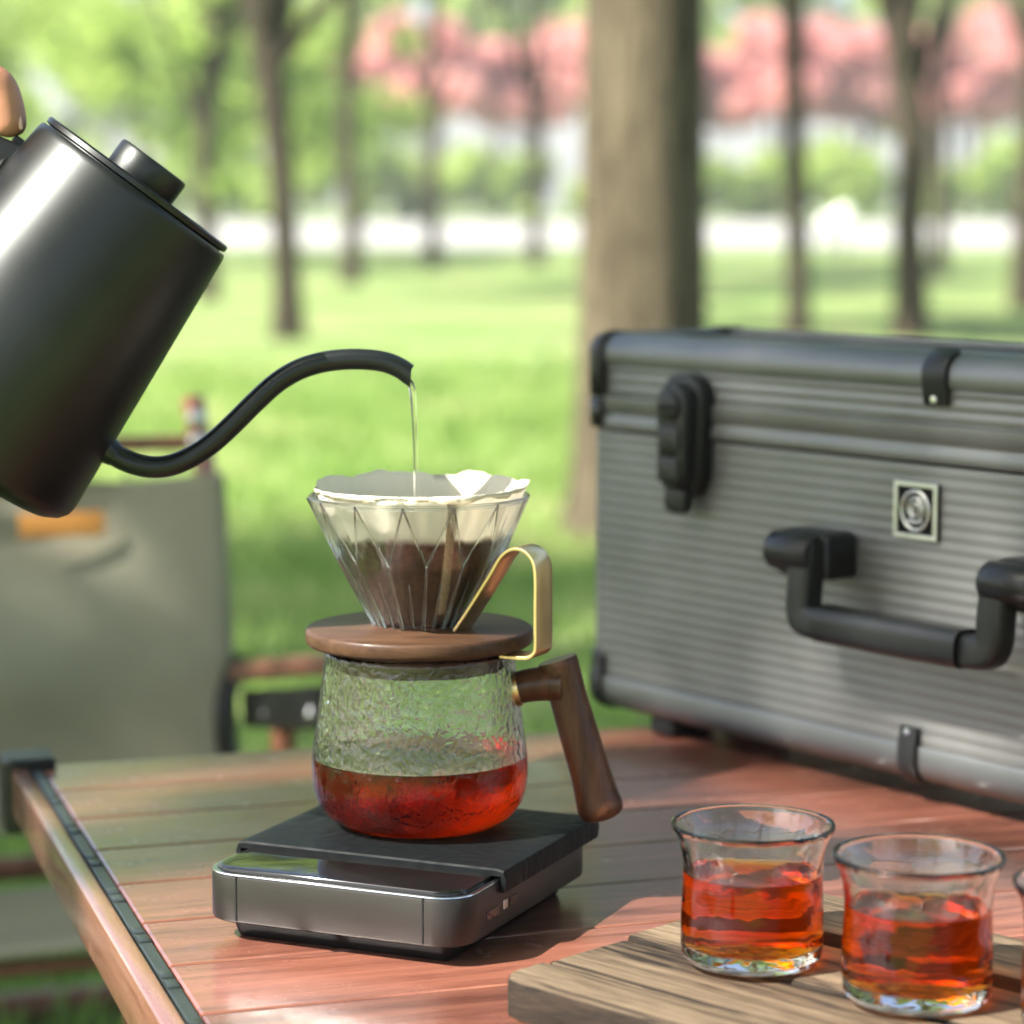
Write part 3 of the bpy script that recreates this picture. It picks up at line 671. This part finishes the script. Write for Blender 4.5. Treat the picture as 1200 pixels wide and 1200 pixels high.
badge_line('badge_swirl', [(cx_ - .0002 + (.0066 - .0055 * k / 26) * math.cos(R(-60 + 27 * k)), -.0028, cz_ + .0012 + (.0068 - .0055 * k / 26) * math.sin(R(-60 + 27 * k))) for k in range(27)], .0016)
badge_line('badge_swirl', [(cx_ - .0050, -.0026, cz_ - .0052), (cx_, -.0028, cz_ - .0062), (cx_ + .0052, -.0026, cz_ - .0052)], .0018)
for x in (.040, CW - .082):
    for y in (.008, CD - .046):
        box('foot', (x, y, 0), (x + .022, y + .038, .0185), 'black', case, .004, 3)

# ================================================================== coffee scale
SA = R(-23.5)
scale = tag(empty('coffee_scale', (0, 0, TZ), SA), 'flat grey metal coffee scale with black mat under the carafe', 'scale')
ca, sa = math.cos(SA), math.sin(SA)
W_, D_ = .1265, .146
# front-left virtual corner in the world, then local x along the front and y towards the back
scale.location = (-.1365, 1.0895, TZ)
so_ = rr_outline(0, W_, 0, D_, .0155, 8)
link('base', levels_me(so_, [(0, -.0125), (.001, -.0115), (.0065, -.0095), (.0095, -.002)]), 'black', scale, 40)
hs = link('housing', levels_me(so_, [(.0088, -.0018), (.0096, -.0004), (.0108, 0), (.0286, 0), (.0297, -.0003), (.0302, -.0012), (.0302, -.003)]), 'scale_metal', scale, 40)
link('display', levels_me(so_, [(.0300, -.0034), (.0314, -.0034), (.0322, -.0040), (.0325, -.0054)]), 'gloss', scale, 40)
link('trim', levels_me(so_, [(.0301, -.0002), (.0307, -.0004), (.0307, -.0024), (.0301, -.003)], False, False), 'steel', scale, 40)
for x in (.0185, W_ - .0185):
    box('seam', (x - .00035, -.00025, .0102), (x + .00035, .002, .0300), 'black', hs, 0)
# mat: a sheet over the rear two thirds that folds down over both long sides
msec = [(-.0022, .0250), (-.0030, .0315), (-.0018, .0345), (.0015, .0352)] + [(x, .0352) for x in np.linspace(.008, W_ - .008, 6)] + [(W_ - .0015, .0352), (W_ + .0018, .0345), (W_ + .0030, .0315), (W_ + .0022, .0250)]
my = [.038, .0388, .042, .07, .10, .13, D_ - .001, D_ + .001]
inner = [(min(max(x, .0004 - .0006), W_ + .0002), min(z, .0352)) for x, z in msec]
v, f = [], []
sec = msec + [(W_ + .0006, .0250), (W_ + .0006, .0328), (-.0006, .0328), (-.0006, .0250)]
for j, y in enumerate(my):
    k_ = .0008 if j in (0, len(my) - 1) else 0
    v += [(x, y, z - k_ * (z > .03)) for x, z in sec]
ns_ = len(sec)
for j in range(len(my) - 1):
    for i in range(ns_): a = j * ns_ + i; b = j * ns_ + (i + 1) % ns_; f.append([a, b, b + ns_, a + ns_])
f += [list(range(ns_))[::-1], [len(v) - ns_ + i for i in range(ns_)]]
me = pyd(v, f); bm = bmesh.new(); bm.from_mesh(me); bmesh.ops.recalc_face_normals(bm, faces=bm.faces[:]); bm.to_mesh(me); bm.free()
link('mat', me, 'mat', scale, 30)
for y0, y1, z0, z1, mt_ in ((.024, .037, .0155, .0200, 'gloss'), (.042, .046, .0165, .0205, 'silver'), (.049, .056, .0165, .0205, 'gloss')):
    box('port', (W_ - .003, y0, z0), (W_ + .0005, y1, z1), mt_, scale, .0004)

# ================================================================== carafe
CX, CY = -0.0425, 1.160
ZS = TZ + .0352
carafe = tag(empty('glass_carafe', (CX, CY, ZS)), 'hammered glass carafe with slanted walnut handle standing on the scale', 'carafe')
HS = .0820 / .0793
outer = [(0, .0002), (.030, .0002), (.037, .0014), (.0432, .0052), (.0472, .0105), (.0492, .0165), (.0499, .0235), (.0497, .030), (.0488, .038), (.0474, .047), (.0461, .056), (.0450, .064), (.0441, .072), (.0436, .0765), (.0437, .0790)]
th = .0019
inner_ = [(.0427, .0793), (.0420, .0785), (.0419, .0765), (.0422, .072)] + [(r_ - th, z) for r_, z in outer[11:7:-1]] + [(.04767, .0312)]   # the wall ends at the coffee, whose surface is the interface below
link('vessel', lathe_me([(r_, z * HS) for r_, z in outer + inner_], 96), 'carafe', carafe, 180)
liq = [(0, .0026), (.030, .0026), (.0365, .0034), (.0415, .0068), (.0452, .0112), (.0473, .0165), (.0480, .0235), (.0478, .030), (.04767, .0312), (.0470, .0307), (.0450, .0304), (0, .0304)]
co = link('coffee', lathe_me([(r_, z * HS) for r_, z in liq], 80), 'coffee', None, 35); co.location = (CX, CY, ZS)
tag(co, 'clear red coffee filling the lower third of the carafe', 'coffee')
# spout lip: a small pinch on the far side from the handle
hdl = link('handle', sweep_me(smooth_path([(.0635, 0, .0775), (.0655, 0, .071), (.0692, 0, .058), (.0736, 0, .043), (.0781, 0, .028), (.0817, 0, .0150), (.0840, 0, .0075), (.0854, 0, .0030)], 5),
          [(a, b) for a, b in [(.0086 * math.cos(R(k)), .0094 * math.sin(R(k))) for k in range(0, 360, 15)]],
          list(np.interp(np.linspace(0, 1, 36), [0, .04, .25, .6, .80, .86, .92, .96, .98, 1], [.96, 1, .93, 1.0, 1.14, 1.12, .98, .76, .52, .1])), True, (1, 0, 0)), 'walnut', carafe, 50)
link('handle_arm', sweep_me(smooth_path([(.0452, 0, .0640), (.052, 0, .0655), (.060, 0, .0665), (.066, 0, .0665)], 5), circ(.0080, 20), list(np.linspace(.93, 1.0, 9)) + list(np.linspace(1.02, 1.28, 7)), True), 'walnut', hdl, 60)
link('ferrule', sweep_me([(.0425, 0, .0632), (.0438, 0, .0634), (.0462, 0, .0640)], circ(.0083, 24), [.96, 1, 1]), 'brass', hdl, 60)
for o in (hdl,): o.rotation_euler = (0, 0, R(-6))

# ================================================================== dripper
dr = tag(empty('glass_dripper', (CX, CY, TZ)), 'faceted clear glass pour-over dripper with walnut collar and brass handle', 'dripper')
ZC0, ZC1 = .1195, .1270       # collar bottom and top, above the table
link('collar', lathe_me([(.018, ZC0), (.0508, ZC0), (.0518, ZC0 + .0008), (.0522, ZC0 + .002), (.0522, ZC1 - .0018), (.0517, ZC1 - .0005), (.0508, ZC1), (.0240, ZC1), (.0205, ZC1 + .002), (.0195, ZC1 + .001), (.018, ZC1 - .003)], 96, True), 'walnut_disc', dr, 40)
link('plug', lathe_me([(.0170, ZC0 + .0005), (.0170, .1085), (.0385, .1085), (.0395, .1095), (.0398, ZC0 + .0005)], 72, True), 'walnut_disc', dr, 40)
# faceted cone
NF = 14; RT, RB, ZT, ZB = .0508, .0192, .1868, .1245
def cone_shell(th_, up=0):
    def rad(z): return RB + (RT - RB) * (z - ZB) / (ZT - ZB)
    A = [(rad(ZT) - th_) for _ in range(NF)]
    zv = ZB + .56 * (ZT - ZB)
    v = []
    a0 = R(7)
    for k in range(NF): v.append(((RT - th_) * math.cos(a0 + 2 * math.pi * k / NF), (RT - th_) * math.sin(a0 + 2 * math.pi * k / NF), ZT + up))
    rv = rad(zv) - th_ + .0016
    for k in range(NF): v.append((rv * math.cos(a0 + 2 * math.pi * (k + .5) / NF), rv * math.sin(a0 + 2 * math.pi * (k + .5) / NF), zv))
    rbt = RB - th_
    for k in range(NF): v.append((rbt * math.cos(a0 + 2 * math.pi * (k + .5) / NF), rbt * math.sin(a0 + 2 * math.pi * (k + .5) / NF), ZB))
    # rim points midway between, slightly pulled in: the scalloped rim
    for k in range(NF): v.append(((RT - th_ - .0004) * math.cos(a0 + 2 * math.pi * (k + .5) / NF), (RT - th_ - .0004) * math.sin(a0 + 2 * math.pi * (k + .5) / NF), ZT + up))
    # facet centre lines below each rim corner
    rc = rad(zv) - th_ - .0008
    for k in range(NF): v.append((rc * math.cos(a0 + 2 * math.pi * k / NF), rc * math.sin(a0 + 2 * math.pi * k / NF), zv))
    for k in range(NF): v.append(((rbt - .0005) * math.cos(a0 + 2 * math.pi * k / NF), (rbt - .0005) * math.sin(a0 + 2 * math.pi * k / NF), ZB))
    f = []
    for k in range(NF):
        k1 = (k + 1) % NF; Vk = NF + k; Bk = 2 * NF + k; Mk = 3 * NF + k; Ck, Ck1 = 4 * NF + k, 4 * NF + k1; Dk, Dk1 = 5 * NF + k, 5 * NF + k1
        f += [[k, Mk, Vk], [Mk, k1, Vk], [k, Vk, Ck], [k1, Ck1, Vk], [Ck, Vk, Bk, Dk], [Vk, Ck1, Dk1, Bk]]
    return v, f
v1, f1 = cone_shell(0); v2, f2 = cone_shell(.0024, 0)
off = len(v1); v = v1 + v2; f = [q[::-1] for q in f1] + [[i + off for i in q] for q in f2]
for k in range(NF):
    k1 = (k + 1) % NF; Mk = 3 * NF + k
    f += [[k, Mk, Mk + off, k + off], [Mk, k1, k1 + off, Mk + off]]
    Dk, Dk1, Bk = 5 * NF + k, 5 * NF + k1, 2 * NF + k
    f += [[Dk, Bk, Bk + off, Dk + off], [Bk, Dk1, Dk1 + off, Bk + off]]
me = pyd(v, f); bm = bmesh.new(); bm.from_mesh(me); bmesh.ops.recalc_face_normals(bm, faces=bm.faces[:])
bmesh.ops.bevel(bm, geom=[e for e in bm.edges if e.calc_face_angle(0) > R(4)], offset=.00035, segments=2, affect='EDGES', clamp_overlap=True)
bm.to_mesh(me); bm.free()
cone = link('cone', me, 'dripper', dr, 25)
rib_v = v1
for k in range(NF):
    a, b = np.array(v1[NF + k]), np.array(v1[2 * NF + k])
    link('rib', sweep_me([a, a * .5 + b * .5, b], circ(.0008, 8), [.7, 1, 1]), 'ridge', cone, 180)
    for q in (k, (k + 1) % NF):
        c_ = np.array(v1[q]); link('rib', sweep_me([c_, c_ * .5 + a * .5, a], circ(.0005, 8), [1, 1, 1]), 'ridge', cone, 180)
    a, b = np.array(v1[4 * NF + k]) * [1.01, 1.01, 1], np.array(v1[5 * NF + k]) * [1.02, 1.02, 1]; a = a * .75 + b * .25
    link('rib', sweep_me([a, a * .5 + b * .5, b], circ(.0007, 8), [.5, 1, 1]), 'ridge', cone, 180)
rim = [v1[k] for kk in range(NF) for k in (kk, 3 * NF + kk)]
rim = [np.array(p) * np.array([.978, .978, 1]) for p in rim]; rim.append(rim[0])
link('rim', sweep_me(rim, circ(.0012, 10)), 'ridge', cone, 180)
# brass strip handle: rises from the collar, bends over, drops and hooks under the collar's edge
hp = smooth_path([(.0225, 0, .1275), (.0300, 0, .1380), (.0410, 0, .1545), (.0462, 0, .1625), (.0520, 0, .1665), (.0580, 0, .1660), (.0625, 0, .1615), (.0638, 0, .1540), (.0638, 0, .1400), (.0638, 0, .1240), (.0630, 0, .1205), (.0600, 0, .1183), (.0540, 0, .1178), (.0460, 0, .1178)], 6)
bh = link('brass_handle', sweep_me(hp, rrect(.0160, .0016, .0004, 2), None, True, (0, 0, 1)), 'brass', dr, 40)
bh.rotation_euler = (0, 0, R(-28))
# paper filter
NP = 96; v, f = [], []
def paper_row(t, edge=False):
    row = []
    for k in range(NP):
        a = 2 * math.pi * k / NP
        z = ZB + .004 + (ZT - ZB + .001) * t
        wob = .0007 * math.sin(5 * a + 1) + .0005 * math.sin(11 * a + 2) + .0003 * math.sin(23 * a)
        up = 0
        if edge: up = -.0006 + .0024 * math.sin(a + .1) + .0010 * math.sin(3 * a + .5) + .0010 * math.sin(7 * a + 1) + .0006 * math.sin(13 * a) + .0003 * math.sin(29 * a)
        z2 = z + up
        r_ = (RB - .0030 + (RT - RB) * (z2 - ZB) / (ZT - ZB)) * .968 - .0006 + wob * t * 1.5
        row.append((r_ * math.cos(a), r_ * math.sin(a), z2))
    return row
rows = [paper_row(t) for t in np.linspace(0, 1, 16)] + [paper_row(1, True)]
v = [p for r_ in rows for p in r_] + [(0, 0, ZB + .001)]
for j in range(len(rows) - 1):
    for k in range(NP): a = j * NP + k; b = j * NP + (k + 1) % NP; f.append([a, b, b + NP, a + NP])
for k in range(NP): f.append([(k + 1) % NP, k, len(v) - 1])
pf = link('paper_filter', pyd(v, f), 'paper', None, 180); pf.location = (CX, CY, TZ)
tag(pf, 'white paper cone filter soaked brown below, inside the glass dripper', 'filter')
md = pf.modifiers.new('thick', 'SOLIDIFY'); md.thickness = .0003
# crimped seam of the filter
a = R(-62); sp = []
for z in np.linspace(.136, .1895, 12):
    r_ = (RB - .0030 + (RT - RB) * (z - ZB) / (ZT - ZB)) * .968 + .0002
    aa = a - R(8) * (z - .136) / .05
    sp.append((r_ * math.cos(aa), r_ * math.sin(aa), z))
link('seam', sweep_me(sp, rrect(.0042, .0006, .0002, 1), None, True, (math.cos(a), math.sin(a), 0)), 'paper_dry', pf, 60)
gr = [(0, .1285), (.012, .1285)] + [((RB - .0036 + (RT - RB) * (z - ZB) / (ZT - ZB)) * .968 - .0012, z) for z in np.linspace(.132, .1702, 8)] + [(.037, .1698), (.028, .1688), (.012, .1682), (0, .1684)]
go = link('coffee_grounds', lathe_me(gr, 64), 'grounds', None, 60); go.location = (CX, CY, TZ)
tag(go, 'dark wet coffee grounds lying inside the paper filter', 'coffee grounds')

# ================================================================== kettle
kx = Vector((.8034, -.0013, -.5954)); kz = Vector((.5937, .077, .801)); ky = kz.cross(kx)
KM = Matrix((kx, ky, kz)).transposed().to_4x4(); KM.translation = Vector((-.1687, 1.165, .328 + TZ))
ket = empty('gooseneck_kettle'); ket.matrix_world = KM
tag(ket, 'matt black gooseneck kettle tilted over the dripper, pouring', 'kettle')
link('body', lathe_me([(0, -.1465), (.050, -.1465), (.0555, -.1458), (.0600, -.1430), (.0625, -.1395), (.0630, -.1360), (.0507, -.0060), (.0502, -.0036), (.0494, -.0026), (.0470, -.0026), (.0466, -.0008), (0, -.0008)], 96), 'kettle', ket, 35)
lid = link('lid', lathe_me([(.0, -.002), (.0478, -.002), (.0490, -.0014), (.0490, .0006), (.0482, .0014), (.0, .0016)], 96), 'kettle', ket, 35)
link('knob', lathe_me([(0, .001), (.0172, .001), (.0174, .0018), (.0174, .0115), (.0168, .0127), (.0150, .0130), (0, .0130)], 64), 'kettle', lid, 35)
spp = [(.0480, -.1040), (.0516, -.105), (.0612, -.1052), (.0699, -.104), (.0791, -.1002), (.0864, -.0939), (.0918, -.085), (.0957, -.074), (.0982, -.061), (.1003, -.0475), (.103, -.0348), (.1074, -.0244), (.1133, -.0162), (.1203, -.0093), (.128, -.0034), (.1365, .0014), (.1437, .0034), (.1500, .0036)]
P = smooth_path([(x, 0, z) for x, z in spp], 4)
me = sweep_me(P, circ(.0049, 20), list(np.interp(np.linspace(0, 1, len(P)), [0, .12, .3, 1], [1.15, 1.05, 1, .96])), True, (0, 0, 1))
# cut the mouth on a slant: pull the upper side of the last rings back
vv = me.vertices; ns_ = 20; end = Vector((.1500, 0, .0036)); dirn = Vector((.98, 0, .02)).normalized()
for i in range(len(vv) - ns_, len(vv)):
    d_ = (vv[i].co - end); side = d_.dot(Vector((.75, 0, .66)).normalized())
    vv[i].co -= dirn * (side * 0.95)
link('spout', me, 'spout', ket, 50)
link('spout_collar', sweep_me([(.0545, 0, -.1050), (.0600, 0, -.1052), (.0640, 0, -.1050)], circ(.0064, 24), [1.25, 1.0, .84]), 'spout', ket, 60)
hsec = rrect(.020, .0135, .003, 3)
link('handle', sweep_me(smooth_path([(-.0490, 0, -.0232), (-.062, 0, -.0262), (-.083, 0, -.027), (-.100, 0, -.0325), (-.1065, 0, -.046), (-.1075, 0, -.075), (-.1065, 0, -.115), (-.104, 0, -.135)], 5), hsec, None, True, (0, 0, 1)), 'dkplastic', ket, 40)
hb_ = box('handle_lug', (-.0560, -.007, -.0190), (-.0500, .007, -.0145), 'dkplastic', ket, .0008)
bo = link('handle_boss', lathe_me([(0, 0), (.0115, 0), (.0115, .0015), (.010, .0028), (0, .003)], 32), 'dkplastic', ket, 40)
bo.location = (-.0522, -.0060, -.040); bo.rotation_euler = (R(90), 0, R(-80)); bo.scale = (1, 1.3, 1)
# water falling from the spout
tipw = KM @ Vector((.1512, 0, .0022))
wp = smooth_path([(tipw.x - .002, tipw.y, tipw.z + .001), (tipw.x + .0004, tipw.y, tipw.z - .004), (tipw.x + .0014, tipw.y, tipw.z - .018), (tipw.x + .0021, tipw.y, tipw.z - .04), (tipw.x + .0024, tipw.y, TZ + .164)], 5)
ws = link('water_stream', sweep_me(wp, circ(.0013, 14), list(np.interp(np.linspace(0, 1, len(wp)), [0, .25, .5, 1], [.9, 1.25, .95, .85]))), 'water', None, 180)
tag(ws, 'thin clear stream of water falling from the kettle spout into the filter', 'water')

# ================================================================== hand on the kettle handle (right hand, mostly beyond the picture)
def skin_body(name, verts, edges, radii, mat, parent=None, root=0):
    me = bpy.data.meshes.new(name); me.from_pydata(verts, edges, []); o = bpy.data.objects.new(name, me); COL.objects.link(o)
    me.materials.append(M[mat]); md = o.modifiers.new('skin', 'SKIN'); md.use_smooth_shade = True; md.branch_smoothing = .6
    sv = me.skin_vertices[0].data if me.skin_vertices else None
    if sv is None:
        bm = bmesh.new(); bm.from_mesh(me); bm.verts.layers.skin.verify(); bm.to_mesh(me); bm.free(); sv = me.skin_vertices[0].data
    for i, r_ in enumerate(radii): sv[i].radius = r_ if isinstance(r_, tuple) else (r_, r_)
    sv[root].use_root = True
    s = o.modifiers.new('smooth', 'SUBSURF'); s.levels = 2; s.render_levels = 2
    if parent: o.parent = parent
    return o
hv, he, hr = [], [], []
def add_v(p, r_, prev=None):
    hv.append(p); hr.append(r_)
    if prev is not None: he.append((prev, len(hv) - 1))
    return len(hv) - 1
palm = add_v((-.134, .006, -.075), (.016, .026))
wrist = add_v((-.172, .012, -.062), (.020, .027), palm); fore = add_v((-.235, .02, -.030), (.026, .030), wrist); add_v((-.33, .03, .015), (.034, .036), fore)
for i, (z, ln) in enumerate(((-.052, 1.0), (-.072, 1.08), (-.092, 1.02), (-.110, .85))):
    kn = add_v((-.127, .022, z), .0105, palm)
    a_ = add_v((-.108, .0255, z - .001), .0092, kn); b_ = add_v((-.0935 , .0205, z - .002), .0085, a_)
    c_ = add_v((-.0885, .006, z - .003), .0080, b_); add_v((-.0905, -.010 * ln, z - .003), .0068, c_)
tb = add_v((-.128, -.010, -.046), .0135, palm); t1 = add_v((-.106, -.010, -.014), .0100, tb); t2 = add_v((-.076, -.006, .0005), .0090, t1); t3 = add_v((-.0625, -.004, -.0110), .0086, t2); add_v((-.0565, -.0035, -.0170), .0068, t3)
hand = skin_body('person', hv, he, hr, 'skin')
hand.matrix_world = KM
tag(hand, 'hand gripping the black kettle handle with the thumb pressed on top', 'person')
nl = link('thumb_nail', box_me((-.0055, -.0048, -.0006), (.0055, .0048, .0006), .0005), 'nail', hand, 60)
nl.location = (-.0590, -.0048, -.0086); nl.rotation_euler = (R(-12), R(42), 0); nl.scale = (.9, 1, 1.6)
sl_ = link('sleeve', sweep_me([(-.285, .025, -.008), (-.33, .030, .015), (-.40, .036, .048)], circ(.043, 24), [.98, 1.05, 1.15], False), 'sleeve', hand, 180)
md = sl_.modifiers.new('thick', 'SOLIDIFY'); md.thickness = .003

# ================================================================== serving board
BA = R(-44.5)
board = tag(empty('serving_board', (-.0075, .9835, TZ), BA), 'rustic plank serving board with charred edge carrying the cups', 'board')
def plank(v0, v1, u0, u1, zt, seed, rc0=.004, rc1=.004, z0=0.0):
    """board plank with worn uneven edges; rc0, rc1: corner radii of the end at u0"""
    rn = random.Random(seed); pts = []
    def arcp(cx, cy2, r, a0, a1, n=6): return [(cx + r * math.cos(R(a0 + (a1 - a0) * k / n)), cy2 + r * math.sin(R(a0 + (a1 - a0) * k / n))) for k in range(n + 1)]
    pts += arcp(u0 + rc0, v0 + rc0, rc0, 180, 270)
    pts += [(u, v0) for u in np.linspace(u0 + rc0 + .02, u1 - .02, 14)]
    pts += [(u1, v0), (u1, v1)]
    pts += [(u, v1) for u in np.linspace(u1 - .02, u0 + rc1 + .02, 14)]
    pts += arcp(u0 + rc1, v1 - rc1, rc1, 90, 180)
    pts += [(u0, v) for v in np.linspace(v1 - rc1, v0 + rc0, 5)[1:-1]]
    pts = [(x + rn.uniform(-.0004, .0004), y + rn.uniform(-.0004, .0004)) for x, y in pts]
    n = len(pts); cx = sum(p[0] for p in pts) / n; cy2 = sum(p[1] for p in pts) / n
    def ins(d):
        o = []
        for i, (x, y) in enumerate(pts):
            ax, ay = pts[i - 1]; bx_, by_ = pts[(i + 1) % n]; tx, ty = bx_ - ax, by_ - ay; l = math.hypot(tx, ty) or 1
            o.append((x - ty / l * d, y + tx / l * d))
        return o
    bm = bmesh.new(); rings = []
    for d, z in ((.0012, z0), (0, z0 + .0015), (0, zt - .0022), (.0007, zt - .0006), (.0022, zt)):
        rings.append([bm.verts.new((x, y, z)) for x, y in ins(d)])
    for a, b in zip(rings, rings[1:]):
        for i in range(n): bm.faces.new((a[i], a[(i + 1) % n], b[(i + 1) % n], b[i]))
    bm.faces.new(rings[0][::-1]); bm.faces.new(rings[-1])
    me = from_bm(bm); me.materials.append(M['plank']); me.materials.append(M['plank_end'])
    for p in me.polygons:
        if abs(p.normal.z) < .5: p.material_index = 1
    return link('plank', me, None, board, 30)
plank(0, .0285, 0, .36, .0160, 1, .014, .003)
plank(.0289, .0760, .001, .36, .0156, 2)
plank(.0764, .1240, .0015, .36, .0172, 3, .003, .006)
plank(.1244, .1720, .004, .36, .0225, 4, .004, .012)

# ================================================================== cups
cup_o = [(0, 0), (.0235, 0), (.0268, .0012), (.0283, .0045), (.0287, .010), (.0286, .020), (.0283, .030), (.0280, .038), (.0281, .045), (.0288, .051), (.0302, .0560), (.0320, .0600), (.0327, .0618), (.0326, .0632)]
cup_i = [(.0314, .0634), (.0306, .0620), (.0290, .0575), (.0274, .0522), (.0264, .046), (.02629, .0415)]
CH_ = .89
cup_me = lathe_me([(r_, z * CH_) for r_, z in cup_o + cup_i], 80)
cof_o = [(0, .0070), (.012, .0072), (.0235, .0078), (.0258, .0092), (.0268, .0125), (.0268, .020), (.0265, .030), (.0262, .038), (.02629, .0415), (.0257, .0410), (.024, .0407), (0, .0407)]
cof_me = lathe_me([(r_, z * CH_) for r_, z in cof_o], 64)
cups = [((.0962, 1.0000), 'clear dimpled glass cup of coffee on the board beside the scale', 'amber coffee inside the cup beside the scale'),
        ((.1545, .9500), 'clear dimpled glass cup of coffee in the middle of the row on the board', 'red coffee inside the middle cup of the row'),
        ((.2150, .9080), 'clear glass cup at the far end of the row from the scale', 'coffee inside the cup farthest from the scale')]
for i, ((x, y), l1, l2) in enumerate(cups):
    c_ = link('glass_cup', cup_me, 'cupglass', None, 180); c_.location = (x, y, TZ + .0174); c_.rotation_euler = (0, 0, i * 1.9); tag(c_, l1, 'cup', 'glass cups on the board')
    c_ = link('cup_coffee', cof_me, 'cupcoffee', None, 35); c_.location = (x, y, TZ + .0174); c_.rotation_euler = (0, 0, i * 1.9); tag(c_, l2, 'coffee', 'coffee in the cups')

# ================================================================== haze: thin bright air between the trees
hz = link('haze', box_me((-306, -66, -1.0), (306, 406, 19.0)), None)
m, n, out = new_mat('thin_haze')
pv_ = N(n, 'VolumePrincipled', Density=0.0021, Anisotropy=0.3); pv_.inputs['Color'].default_value = (.97, .98, .95, 1)
n.links.new(pv_.outputs[0], out.inputs['Volume']); hz.data.materials.append(m)
tag(hz, 'thin pale haze hanging among the distant trees', 'haze', kind='stuff')
